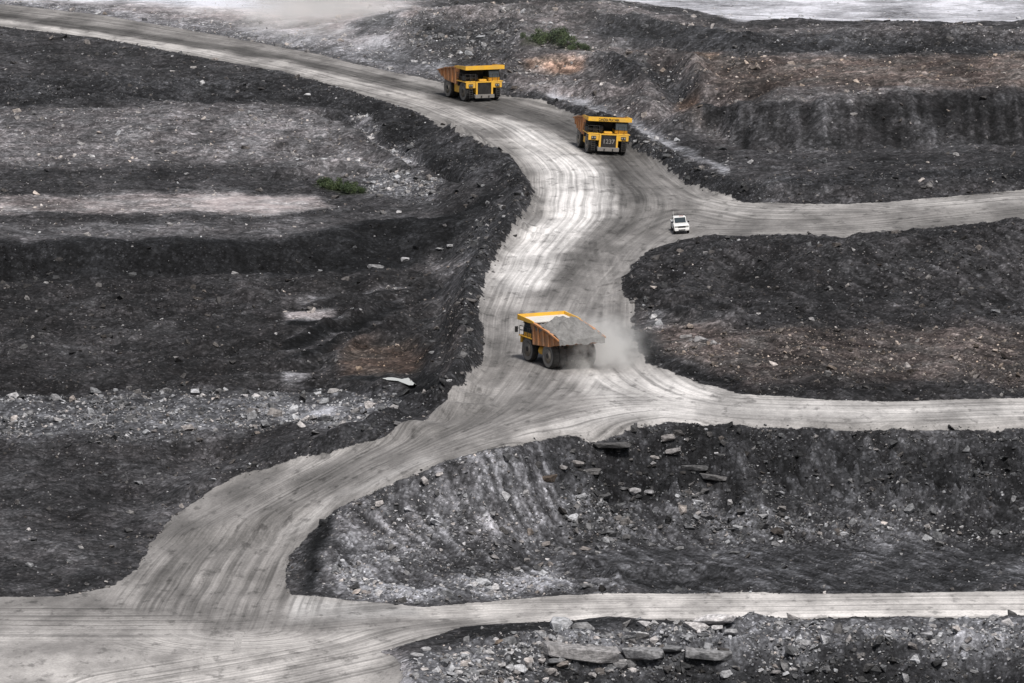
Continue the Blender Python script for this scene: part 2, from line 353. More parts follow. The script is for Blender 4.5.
paint([(330,520),(342,520),(332,545),(330,575),(345,590),(322,590),(318,560)], .16, .1, .3, .5, soft=.8)
paint([(312,534),(332,516),(324,545),(318,565),(318,590),(304,590),(306,560)], .012, .0, .5, .3, soft=.6)
LEDGE += zone([(520,450),(580,434),(740,428),(1100,430),(1100,520),(740,515),(660,500),(600,490),(540,480)], 2)
LEDGE += zone([(480,640),(540,632),(740,626),(1100,626),(1100,690),(480,690)], 1.5)
# --- rock below the lower road
paint([(392,676),(430,652),(470,640),(540,629),(740,621),(1100,619),(1100,700),(400,700)], .17, .03, .6, 1., soft=.8)
paint([(464,627),(512,624),(740,621),(740,626),(512,632),(470,640)], .05, .03, .35, .6, soft=.5)
paint([(545,660),(740,660),(1100,660),(1100,690),(540,690)], .04, .02, .5, .8, soft=1)
# --- road tones
RT = np.full(CXg.shape, .20); RW = np.full(CXg.shape, .30)
def proad(poly, alb, soft=2.5, k=1., warm=None):
    m = zone(poly, soft) * k
    RT[...] += (alb - RT) * m
    if warm is not None: RW[...] += (warm - RW) * m
proad([(-70,14),(284,68),(384,96),(440,112),(500,135),(530,150),(520,128),(470,112),(400,92),(284,62),(-70,6)], .40, 2)
proad([(-70,2),(284,55),(360,72),(440,91),(440,97),(360,80),(284,61),(-70,9)], .10, .8)
proad([(430,89),(500,99),(545,111),(600,128),(590,140),(530,124),(480,112),(430,99)], .095, 1.2)
proad([(500,118),(548,135),(600,165),(617,195),(616,214),(592,226),(564,258),(552,284),(520,296),(492,290),(496,268),(520,240),(543,214),(547,190),(530,160)], .52, 2., warm=.16)
proad([(545,140),(580,150),(600,180),(590,215),(560,245),(560,215),(565,185)], .62, 3, warm=.16)
proad([(484,275),(496,262),(520,270),(520,310),(490,320),(482,300)], .42, 2)
proad([(560,118),(600,130),(640,160),(660,185),(640,215),(610,240),(580,280),(555,292),(560,270),(600,228),(622,212),(622,192),(600,160)], .095, 2.5)
proad([(690,192),(740,206),(1100,190),(1100,205),(740,216),(700,212)], .30, 2, warm=.25)
proad([(580,292),(615,292),(630,320),(630,345),(600,360),(560,350),(500,330),(484,320),(500,305),(540,300)], .23, 3)
proad([(570,365),(640,366),(740,398),(1100,400),(1100,420),(740,421),(672,420),(600,424),(560,428),(600,405)], .42, 2, warm=.2)
proad([(484,360),(520,370),(560,395),(540,425),(470,445),(430,455),(460,420),(475,395)], .21, 3)
proad([(512,443),(557,431),(612,426),(740,423),(740,416),(612,419),(557,425),(512,436)], .36, .8)
proad([(284,462),(334,453),(345,452),(334,460),(284,474)], .42, 1)
proad([(290,540),(330,505),(434,462),(434,455),(330,497),(280,535)], .30, 1, warm=.2)
proad([(420,600),(512,600),(587,594),(1100,592),(1100,618),(740,620),(512,622),(440,622),(380,612)], .46, 1.2)
proad([(288,622),(400,620),(470,622),(512,622),(512,627),(440,634),(389,645),(284,640)], .24, 1)
proad([(289,598),(344,602),(420,607),(420,616),(289,622)], .36, 1, warm=.12)
PALE = zone([(-70,632),(284,634),(360,638),(392,655),(402,672),(400,700),(-70,700)], 2.5)
ALB += (.40 - ALB) * PALE; ROUGH += (.12 - ROUGH) * PALE; SPK += (.15 - SPK) * PALE; WARM += (.2 - WARM) * PALE
ALB *= .50 + .50 * smooth(.09, .32, ALB)
RT += (.36 - RT) * PALE; ROAD = np.maximum(ROAD, smooth(.25, .75, PALE))
proad([(-70,628),(284,636),(400,640),(400,660),(-70,660)], .32, 2.5)
ROUGH += (.0 - ROUGH) * ROAD; SPK += (.03 - SPK) * ROAD

# --- wheel-track paths
def dense(pxs, step=1.5):
    w = np.array([at(*p)[:2] for p in pxs]); out = []
    n = len(w)
    for i in range(n - 1):
        p0, p1, p2, p3 = w[max(i - 1, 0)], w[i], w[i + 1], w[min(i + 2, n - 1)]
        m = max(2, int(np.linalg.norm(p2 - p1) / step))
        for k in range(m):
            t = k / m
            out.append(.5 * ((2 * p1) + (-p0 + p2) * t + (2 * p0 - 5 * p1 + 4 * p2 - p3) * t * t + (-p0 + 3 * p1 - 3 * p2 + p3) * t ** 3))
    out.append(w[-1])
    return np.array(out)
PATHS = [
    ([(-60,8),(100,27),(284,60),(400,86),(480,110),(540,137),(578,170),(584,205),(560,245),(530,290),(515,340),(505,385),(460,425),(400,454),(330,492),(292,530),(265,580),(245,630)], 6.5),
    ([(1020,205),(850,221),(740,222),(690,214),(645,232),(605,275),(580,320),(562,365),(520,408),(440,445),(360,482),(300,520)], 6.0),
    ([(440,95),(520,110),(575,132),(620,163),(650,195),(640,225),(605,262),(570,310),(535,360),(500,405)], 5.5),
    ([(560,118),(610,146),(650,178),(700,203),(850,212),(1020,200)], 4.0),
    ([(1020,408),(850,412),(740,409),(660,402),(590,406),(520,424),(440,450),(360,486),(296,530)], 5.5),
    ([(600,240),(605,290),(606,330),(622,372),(670,397),(740,410),(850,414)], 4.5),
    ([(-60,625),(200,625),(289,622),(420,613),(600,607),(740,606),(1020,604)], 5.0),
    ([(150,690),(284,668),(360,652),(420,634),(500,622),(600,612)], 4.0),
]
PATHA = []
for pxs, hw in PATHS:
    c = dense(pxs)
    seg = np.r_[0, np.cumsum(np.linalg.norm(np.diff(c, axis=0), axis=1))]
    best = np.full(CXg.shape, 1e9); D = np.zeros(CXg.shape); S = np.zeros(CXg.shape)
    for i in range(len(c) - 1):
        a, e = c[i], c[i + 1] - c[i]
        ln = np.hypot(*e) + 1e-9
        lo = np.minimum(c[i], c[i + 1]) - 18; hi = np.maximum(c[i], c[i + 1]) + 18
        i0, i1 = np.searchsorted(cx, (lo[0], hi[0])); j0, j1 = np.searchsorted(cy, (lo[1], hi[1]))
        if i1 <= i0 or j1 <= j0: continue
        sl = np.s_[j0:j1, i0:i1]
        qx, qy = CXg[sl] - a[0], CYg[sl] - a[1]
        t = np.clip((qx * e[0] + qy * e[1]) / ln ** 2, 0, 1)
        dd = np.hypot(qx - e[0] * t, qy - e[1] * t)
        sg = np.sign(e[0] * qy - e[1] * qx)
        m = dd < best[sl]
        best[sl][m] = dd[m]; D[sl][m] = (dd * sg)[m]; S[sl][m] = (seg[i] + t * ln)[m]
    wgt = np.exp(-(best / hw) ** 2)
    PATHA.append((D, S, wgt))

# ------------------------------------------------------------------ windrows, ridges, gullies and coves
RIDGE = np.zeros(CXg.shape)
def ridge(pxs, w, h):
    c = dense(pxs, 2.0); best = np.full(CXg.shape, 1e9)
    for i in range(len(c) - 1):
        a, e = c[i], c[i + 1] - c[i]; ln = np.hypot(*e) + 1e-9
        lo = np.minimum(c[i], c[i + 1]) - 3.2 * w; hi = np.maximum(c[i], c[i + 1]) + 3.2 * w
        i0, i1 = np.searchsorted(cx, (lo[0], hi[0])); j0, j1 = np.searchsorted(cy, (lo[1], hi[1]))
        if i1 <= i0 or j1 <= j0: continue
        sl = np.s_[j0:j1, i0:i1]
        qx, qy = CXg[sl] - a[0], CYg[sl] - a[1]
        t = np.clip((qx * e[0] + qy * e[1]) / ln ** 2, 0, 1)
        best[sl] = np.minimum(best[sl], np.hypot(qx - e[0] * t, qy - e[1] * t))
    RIDGE[...] += h * np.exp(-(best / w) ** 2) * (1 + .9 * fbm(CXg, CYg, 4, 3, 301))
def cove(px, py, rx, ry, dz):
    g = at(px, py)
    RIDGE[...] += dz * np.exp(-((CXg - g[0]) / rx) ** 2 - ((CYg - g[1]) / ry) ** 2)
ridge([(452,133),(488,151),(508,164),(519,180),(522,198),(511,224),(486,252),(469,282),(463,315),(465,350),(460,374),(440,394),(404,415),(370,431),(330,442),(284,452)], 1.35, 1.15)
ridge([(446,122),(475,138),(500,152),(518,167),(530,182)], .55, -.6)
ridge([(448,300),(452,325),(456,350),(448,372),(430,390)], .9, .6)
ridge([(440,300),(444,325),(446,350),(438,370)], .7, -.5)
ridge([(470,83),(512,93),(560,107),(600,121),(634,138),(662,156),(687,173),(740,190),(850,192)], 1.3, .75)
for pl, w, h in (([(200,352),(284,345),(340,327),(400,302),(450,276)], 1.2, .7), ([(200,300),(284,300),(350,291),(410,281)], 1.4, .5), ([(284,368),(330,350),(370,334),(430,312)], 1.0, .6),
                 ([(284,330),(330,322),(390,305),(432,285)], 1.0, -.5), ([(333,364),(350,350),(372,344),(410,345),(434,358),(432,372)], 1.0, .6), ([(284,386),(310,383),(340,386),(436,388)], 1.0, -.5),
                 ([(300,402),(350,398),(400,400)], 1.2, .4), ([(284,176),(330,170),(380,172)], 1.5, .6), ([(284,148),(340,150),(400,165)], 1.5, -.5), ([(320,112),(360,124),(384,142),(424,160),(465,182)], .8, -.9),
                 ([(600,62),(628,75),(645,95),(652,115)], 1.6, .9), ([(660,60),(668,80),(680,98)], 1.2, -.9), ([(690,64),(700,80),(706,97)], 1.5, .9), ([(560,84),(600,92),(640,110)], 1.5, .5),
                 ([(420,20),(450,14),(512,15),(560,12)], 1.6, .7), ([(500,24),(520,34),(525,50)], 1.5, .7), ([(590,20),(660,30),(740,40)], 2., .7), ([(600,45),(660,46),(740,50)], 1.6, -.7),
                 ([(480,60),(500,72),(520,84)], 1.4, .6), ([(590,566),(640,571),(700,572),(740,575)], .8, .45), ([(590,570),(640,577),(700,579),(740,581)], .8, -.4), ([(575,566),(600,574),(620,582)], .7, .6),
                 ([(640,318),(680,316),(740,322)], 1.2, .6), ([(650,300),(680,306),(740,308)], 1.2, -.6)):
    ridge(pl, w, h * 1.5)
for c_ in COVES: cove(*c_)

# ------------------------------------------------------------------ build height
fx, fy = GX.ravel(), GY.ravel()
g_ralb, g_rwarm = samp(RT, fx, fy), samp(RW, fx, fy)
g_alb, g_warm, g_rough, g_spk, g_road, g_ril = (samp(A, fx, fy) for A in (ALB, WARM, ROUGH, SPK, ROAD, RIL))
gz = samp(ZC, fx, fy)
big = fbm(fx, fy, 9, 3, 1)
rid = fbm(fx + 3 * big, fy, 5.0, 5, 21, .55, True)
fine = fbm(fx, fy, 1.3, 3, 31, .6)
rill = fbm(fx * 1.0, fy * .15, 1.1, 2, 41)
diag = fbm(fx * .81 + fy * .58, (fx * .58 - fy * .81) * .10, .62, 3, 51, .6)
crag = np.maximum(0, fbm(fx, fy, 2.6, 3, 61, .55)) ** 1.2
near = np.maximum(ROAD, blur(ROAD, 2)); calm = 1 - smooth(.02, .45, samp(near, fx, fy)) * .9
w1, e1, h1 = worley(fx + .8 * fine, fy + .8 * big, 2.6, 3)
w2, e2, h2 = worley(fx + .3 * fine, fy, 1.15, 4)
blocks = smooth(.02, .30, e1) * (h1 ** 2) * 1.1 * (big > -.1) + smooth(.03, .35, e2) * (h2 ** 2.5) * .75
g_rough = g_rough * calm
blk = .22 + .9 * samp(LEDGE, fx, fy)
gz = gz + g_rough * (1.9 * big + .55 * (rid - .1) + .22 * fine + .45 * crag + blk * (blocks - .3))
gz += samp(RIDGE, fx, fy)
gz += g_ril * g_rough * (.6 * rill + 1.2 * diag)
led = samp(LEDGE, fx, fy) * calm
lz = gz / 1.7 + .8 * fbm(fx, fy, 14, 2, 77) + .25 * fine
gz += led * 1.5 * (np.abs((lz % 1.0) - .5) ** .7 - .35) * smooth(-.25, .2, fbm(fx, fy, 7, 2, 78))
cell_tone = np.exp((.35 * (h1 - .5) + .35 * (h2 - .5) + .5 * big + 1.1 * fbm(fx, fy * .45, 13, 3, 205, .6) + 2.6 * diag * g_ril - .2 * (1 - smooth(.0, .2, e2))) * (1 - g_road))
fl = samp(FLUTE, fx, fy); flute = fbm(fx, fy * .1, 1.7, 3, 43, .6)
gz += fl * .9 * flute
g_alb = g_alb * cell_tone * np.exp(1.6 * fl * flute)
rutn = np.zeros_like(gz); rw = np.full_like(gz, 1e-3)
for k, (D, S, wg) in enumerate(PATHA):
    d, s, w_ = samp(D, fx, fy), samp(S, fx, fy), samp(wg, fx, fy)
    rutn += w_ * perlin(d / .9 + .4 * perlin(s / 14, d / 6, 70 + k), s / 30, 80 + k); rw += w_
gz += g_road * (.04 * rutn / rw + .010 * fbm(fx, fy, 2.2, 3, 95) + .05 * fbm(fx, fy, 12, 2, 96))
GZ = gz.reshape(NY, NX)
def ground(x, y):
    fx_ = np.clip((np.asarray(x, float) - gx[0]) / GS, 0, NX - 1.001); fy_ = np.clip((np.asarray(y, float) - gy[0]) / GT, 0, NY - 1.001)
    i = fx_.astype(int); j = fy_.astype(int); u = fx_ - i; v = fy_ - j
    return GZ[j, i] * (1 - u) * (1 - v) + GZ[j, i + 1] * u * (1 - v) + GZ[j + 1, i] * (1 - u) * v + GZ[j + 1, i + 1] * u * v
# standing water: level the floor of each puddle
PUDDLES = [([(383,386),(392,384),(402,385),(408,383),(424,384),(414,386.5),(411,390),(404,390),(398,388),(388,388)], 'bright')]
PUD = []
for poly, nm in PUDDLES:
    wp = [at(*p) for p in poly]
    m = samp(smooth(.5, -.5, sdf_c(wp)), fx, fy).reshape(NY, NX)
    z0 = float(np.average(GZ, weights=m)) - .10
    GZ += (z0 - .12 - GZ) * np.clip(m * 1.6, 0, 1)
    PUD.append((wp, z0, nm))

# ------------------------------------------------------------------ materials
def new_mat(name):
    m = bpy.data.materials.new(name); m.use_nodes = True
    nt = m.node_tree; nt.nodes.clear()
    out = nt.nodes.new("ShaderNodeOutputMaterial"); b = nt.nodes.new("ShaderNodeBsdfPrincipled")
    nt.links.new(b.outputs[0], out.inputs["Surface"])
    return m, nt, b
class N:
    """small node-building helper"""
    def __init__(s, nt): s.nt = nt
    def node(s, t, **kw):
        n = s.nt.nodes.new(t)
        for k, v in kw.items(): setattr(n, k, v)
        return n
    def put(s, sock, v):
        if isinstance(v, bpy.types.NodeSocket): s.nt.links.new(v, sock)
        else: sock.default_value = v
    def math(s, op, a, b=0.0, c=0.0):
        n = s.node("ShaderNodeMath", operation=op)
        s.put(n.inputs[0], a); s.put(n.inputs[1], b); s.put(n.inputs[2], c)
        return n.outputs[0]
    def vmath(s, op, a, b=(0, 0, 0)):
        n = s.node("ShaderNodeVectorMath", operation=op); s.put(n.inputs[0], a); s.put(n.inputs[1], b)
        return n.outputs[0]
    def attr(s, name, out="Fac"): return s.node("ShaderNodeAttribute", attribute_name=name).outputs[out]
    def noise(s, vec, scale, detail=3.0, rough=.55, dist=0.0):
        n = s.node("ShaderNodeTexNoise"); s.put(n.inputs["Vector"], vec)
        n.inputs["Scale"].default_value = scale; n.inputs["Detail"].default_value = detail; n.inputs["Roughness"].default_value = rough; n.inputs["Distortion"].default_value = dist
        return n.outputs[0]
    def ramp(s, v, a, b, lo=0.0, hi=1.0):
        n = s.node("ShaderNodeMapRange"); n.interpolation_type = 'SMOOTHSTEP'
        s.put(n.inputs[0], v); n.inputs[1].default_value = a; n.inputs[2].default_value = b; n.inputs[3].default_value = lo; n.inputs[4].default_value = hi
        return n.outputs[0]
    def mix(s, f, a, b):
        n = s.node("ShaderNodeMix", data_type='RGBA'); s.put(n.inputs[0], f); s.put(n.inputs[6], a); s.put(n.inputs[7], b)
        return n.outputs[2]
    def scale_col(s, c, f):
        return s.vmath('MULTIPLY', c, s.comb(f, f, f))
    def comb(s, x, y, z):
        n = s.node("ShaderNodeCombineXYZ"); s.put(n.inputs[0], x); s.put(n.inputs[1], y); s.put(n.inputs[2], z)
        return n.outputs[0]
    def sep(s, v):
        n = s.node("ShaderNodeSeparateXYZ"); s.put(n.inputs[0], v); return n.outputs

def earth_material(name, tracks):
    m, nt, b = new_mat(name); h = N(nt)
    pos = h.node("ShaderNodeNewGeometry").outputs["Position"]
    alb, warm, road, spk = h.attr("alb"), h.attr("warm"), h.attr("road"), h.attr("spk")
    n1 = h.noise(pos, .35, 4, .6); n2 = h.noise(pos, 1.9, 5, .7); n3 = h.noise(pos, 6.0, 3, .7)
    road = h.ramp(h.math('ADD', road, h.math('MULTIPLY', h.math('SUBTRACT', h.noise(pos, 1.1, 4, .7), .5), 1.3)), .42, .56)
    f = h.math('MULTIPLY', h.ramp(n1, .3, .7, .72, 1.32), h.ramp(n2, .3, .72, .62, 1.5))
    wpos = h.vmath('ADD', pos, h.vmath('MULTIPLY', h.comb(n3, n2, n3), (.35, .35, .35)))
    vo = h.node("ShaderNodeTexVoronoi"); h.put(vo.inputs["Vector"], wpos); vo.inputs["Scale"].default_value = 3.0
    vb = h.node("ShaderNodeTexVoronoi"); h.put(vb.inputs["Vector"], wpos); vb.inputs["Scale"].default_value = 1.15
    for q in (vo, vb):
        cc = h.sep(q.outputs["Color"])[1]
        f = h.math('MULTIPLY', f, h.math('MULTIPLY_ADD', h.math('POWER', cc, 2.2), .75, .76))
        f = h.math('MULTIPLY', f, h.ramp(q.outputs["Distance"], .35, .75, 1.05, .78))
    cell = h.sep(vo.outputs["Color"])[0]
    fleck = h.math('MULTIPLY', h.ramp(cell, .80, .9), h.ramp(vo.outputs["Distance"], .42, .25))
    fleck = h.math('MULTIPLY', fleck, spk)
    calm = h.ramp(alb, .16, .40, 0., .72)
    f = h.math('ADD', f, h.math('MULTIPLY', calm, h.math('SUBTRACT', .95, f)))
    spoil = h.math('MULTIPLY', alb, f)
    spoil = h.math('ADD', spoil, h.math('MULTIPLY', fleck, h.math('MULTIPLY_ADD', alb, 1.6, .06)))
    # road: streaks along every path of travel
    st = .5
    if tracks:
        num = den = None
        for k in range(len(PATHA)):
            v = h.attr("path_%d" % k, "Vector"); d, s_, w_ = h.sep(v)
            wob = h.math('MULTIPLY_ADD', h.noise(h.comb(h.math('MULTIPLY', s_, .03), k * 7.7, 0.), 1., 1), 3.0, d)
            a = h.noise(h.comb(h.math('MULTIPLY', wob, 1.55), h.math('MULTIPLY', s_, .013), k * 3.1), 1.0, 3.0, .66)
            w2 = h.math('POWER', w_, 1.5)
            p = h.math('MULTIPLY', a, w2)
            num = p if num is None else h.math('ADD', num, p); den = w2 if den is None else h.math('ADD', den, w2)
        st = h.math('DIVIDE', h.math('ADD', num, .0005), h.math('ADD', den, .001))
    rough_n = h.noise(h.vmath('MULTIPLY', pos, (1, .4, 1)), .2, 4, .6)
    fade = h.ramp(h.noise(h.vmath('MULTIPLY', pos, (1, .35, 1)), .33, 3, .6), .36, .6, .45, 1.)
    st = h.math('ADD', .49, h.math('MULTIPLY', h.math('SUBTRACT', st, .49), fade)) if tracks else .49
    rf = h.math('MULTIPLY', h.ramp(st, .36, .62, .60, 1.22) if tracks else 1.0, h.ramp(rough_n, .3, .7, .66, 1.34))
    rf = h.math('MULTIPLY', rf, h.ramp(n2, .25, .75, .92, 1.08))
    grit = h.noise(pos, 4.5, 2, .7)
    blot = h.ramp(h.noise(h.vmath('MULTIPLY', pos, (1, .45, 1)), .75, 4, .65), .54, .70, 1., .55)
    rf = h.math('MULTIPLY', rf, h.math('MULTIPLY', h.ramp(grit, .3, .7, .86, 1.12), blot))
    rd = h.math('MULTIPLY', h.attr("ralb"), rf)
    warm = h.math('ADD', h.math('MULTIPLY', warm, h.math('SUBTRACT', 1., road)), h.math('MULTIPLY', h.attr("rwm"), road))
    val = h.math('MINIMUM', h.math('MULTIPLY_ADD', h.math('SUBTRACT', rd, spoil), road, spoil), .72)
    n5 = h.noise(pos, .22, 3, .6)
    wcol = h.mix(h.ramp(n5, .35, .65), (1.2, .97, .8, 1), (1.38, .9, .68, 1))
    tint = h.mix(warm, (.955, .98, 1.075, 1), wcol)
    tint = h.mix(road, tint, h.mix(h.attr("rwm"), (1.0, .985, .98, 1), (1.10, .985, .90, 1)))
    green = h.attr("grn")
    c = h.scale_col(tint, val)
    c = h.mix(h.math('MULTIPLY', green, .6), c, (.028, .036, .018, 1))
    h.put(b.inputs["Base Color"], c)
    b.inputs["Roughness"].default_value = .92; b.inputs["Specular IOR Level"].default_value = .15
    bump = h.node("ShaderNodeBump"); bump.inputs["Strength"].default_value = .85; bump.inputs["Distance"].default_value = .25
    hh = h.math('ADD', h.math('MULTIPLY', n2, 1.0), h.math('MULTIPLY', n3, .4))
    hh = h.math('ADD', hh, h.math('MULTIPLY', h.math('SUBTRACT', 1., vo.outputs["Distance"]), .25))
    inv = h.math('SUBTRACT', 1., road)
    hh = h.math('ADD', h.math('MULTIPLY', hh, h.math('MULTIPLY_ADD', inv, .9, .06)), h.math('MULTIPLY', h.math('MULTIPLY', st, road), .35))
    h.put(bump.inputs["Height"], hh); h.put(b.inputs["Normal"], bump.outputs[0])
    return m
M_EARTH = earth_material("spoil", False)
M_ROAD = earth_material("road_dust", True)

def simple_mat(name, colr, rough=.6, metal=0., dirt=None, dirt_amt=.0, spec=.5, scale=3.0):
    m, nt, b = new_mat(name); h = N(nt)
    tc = h.node("ShaderNodeTexCoord").outputs["Object"]
    c = (*colr, 1)
    n = h.noise(tc, scale, 5, .65); n2 = h.noise(tc, scale * 5, 3, .6)
    k = h.ramp(h.math('MULTIPLY_ADD', n2, .35, n), .42, .95, 0, 1)
    dc = (*(dirt or tuple(x * .7 for x in colr)), 1)
    cc = h.mix(h.math('MULTIPLY', k, dirt_amt), c, dc)
    h.put(b.inputs["Base Color"], cc)
    h.put(b.inputs["Roughness"], h.math('MULTIPLY_ADD', k, .25, rough))
    b.inputs["Metallic"].default_value = metal; b.inputs["Specular IOR Level"].default_value = spec
    return m

# ------------------------------------------------------------------ terrain objects
def grid_mesh(name, faces, verts, attrs, mat, kind='structure'):
    used, inv = np.unique(faces, return_inverse=True)
    v = verts[used]; f = inv.reshape(faces.shape)
    me = bpy.data.meshes.new(name)
    me.vertices.add(len(v)); me.vertices.foreach_set("co", v.ravel().astype(np.float32))
    n = f.shape[1]
    me.loops.add(f.size); me.loops.foreach_set("vertex_index", f.ravel().astype(np.int32))
    me.polygons.add(len(f)); me.polygons.foreach_set("loop_start", np.arange(0, f.size, n, dtype=np.int32))
    me.update(calc_edges=True)
    me.polygons.foreach_set("use_smooth", np.ones(len(f), bool))
    for k, a in attrs.items():
        if a.ndim == 1:
            at_ = me.attributes.new(k, 'FLOAT', 'POINT'); at_.data.foreach_set("value", a[used].astype(np.float32))
        else:
            at_ = me.attributes.new(k, 'FLOAT_VECTOR', 'POINT'); at_.data.foreach_set("vector", a[used].ravel().astype(np.float32))
    me.materials.append(mat)
    o = bpy.data.objects.new(name, me); col.objects.link(o)
    if kind: o["kind"] = kind
    return o

verts = np.stack([fx, fy, GZ.ravel()], 1)
idx = np.arange(NX * NY).reshape(NY, NX)
quads = np.stack([idx[:-1, :-1], idx[:-1, 1:], idx[1:, 1:], idx[1:, :-1]], -1).reshape(-1, 4)
SHRUB_PX = [(530,48),(538,47),(547,45),(556,45),(565,47),(574,49),(585,50),(322,188),(331,190),(341,191),(350,193),(360,194)]
grn = np.zeros(len(fx))
for s in SHRUB_PX:
    p = at(*s); grn = np.maximum(grn, np.exp(-(((fx - p[0]) / 1.6) ** 2 + ((fy - p[1]) / 3.) ** 2)))
grn *= smooth(.35, .7, grn + .35 * fbm(fx, fy, 1.2, 2, 5))
attrs = {"ralb": g_ralb, "rwm": g_rwarm, "alb": g_alb, "warm": g_warm, "road": g_road, "spk": g_spk, "grn": grn}
for k, (D, S, wg) in enumerate(PATHA):
    attrs["path_%d" % k] = np.stack([samp(D, fx, fy), samp(S, fx, fy), samp(wg, fx, fy)], 1)
fc = verts[quads].mean(1)
f_road = samp(ROAD, fc[:, 0], fc[:, 1]) > .5
Zm = zone(ISLE, .3); Zs = zone(SPUR + BASE[1:] [::1], .3)
mound_m = (samp(Zm, fc[:, 0], fc[:, 1]) > .5) & ~f_road
slope_m = (samp(zone([(1100,425,-2)] + SPUR[1:] + BASE, .3), fc[:, 0], fc[:, 1]) > .5) & ~f_road & ~mound_m
hill_m = (samp(zone(EDGE_R + [(1100,28,18),(1100,-60,9),(-70,-60,12)], .3), fc[:, 0], fc[:, 1]) > .5) & ~f_road & ~mound_m
rest = ~(f_road | mound_m | slope_m | hill_m)
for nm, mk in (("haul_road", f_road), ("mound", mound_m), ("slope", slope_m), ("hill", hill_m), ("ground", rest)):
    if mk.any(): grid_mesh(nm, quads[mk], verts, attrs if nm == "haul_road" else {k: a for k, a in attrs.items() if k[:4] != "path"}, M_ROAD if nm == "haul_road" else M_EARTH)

# the land that carries on to the horizon
def ring(a0, a1, b0, b1, n):
    r = np.r_[b0 + 1 - np.geomspace(1, b0 - a0 + 1, n), np.linspace(b0, b1, 40), b1 - 1 + np.geomspace(1, a1 - b1 + 1, n)]
    return np.unique(np.round(r, 4))
ox = ring(-1500, 1500, gx[0], gx[-1], 22); oy = ring(-600, 3200, gy[0], gy[-1], 24)
def tin_pts(xs, ys):
    Z = np.zeros((len(ys), len(xs)))
    fine_x = np.linspace(xs[0], xs[-1], 1500); fine_y = np.linspace(ys[0], ys[-1], 2400)
    G = tin(fine_x, fine_y)
    for j, y in enumerate(ys):
        jj = np.argmin(abs(fine_y - y)); Z[j] = G[jj, [np.argmin(abs(fine_x - x)) for x in xs]]
    return Z
OX, OY = np.meshgrid(ox, oy)
OZ = tin_pts(ox, oy)
inside = (OX > gx[0] - .01) & (OX < gx[-1] + .01) & (OY > gy[0] - .01) & (OY < gy[-1] + .01)
OZ = np.where(inside, ground(OX, OY) - .0, OZ + 2.0 * fbm(OX, OY, 60, 3, 3) * smooth(0, 60, np.maximum(np.maximum(gx[0] - OX, OX - gx[-1]), np.maximum(gy[0] - OY, OY - gy[-1]))))
oidx = np.arange(OX.size).reshape(OX.shape)
oq = np.stack([oidx[:-1, :-1], oidx[:-1, 1:], oidx[1:, 1:], oidx[1:, :-1]], -1).reshape(-1, 4)
oc = np.stack([OX.ravel(), OY.ravel()], 1)[oq].mean(1)
keep = ~((oc[:, 0] > gx[0]) & (oc[:, 0] < gx[-1]) & (oc[:, 1] > gy[0]) & (oc[:, 1] < gy[-1]))
n_o = OX.size
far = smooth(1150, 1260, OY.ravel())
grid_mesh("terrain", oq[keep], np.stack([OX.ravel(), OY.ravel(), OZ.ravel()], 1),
          {"ralb": np.full(n_o, .2), "rwm": np.full(n_o, .1), "alb": .12 + .33 * far, "warm": np.full(n_o, .1), "road": np.zeros(n_o), "spk": np.full(n_o, .4), "grn": np.zeros(n_o)}, M_EARTH)
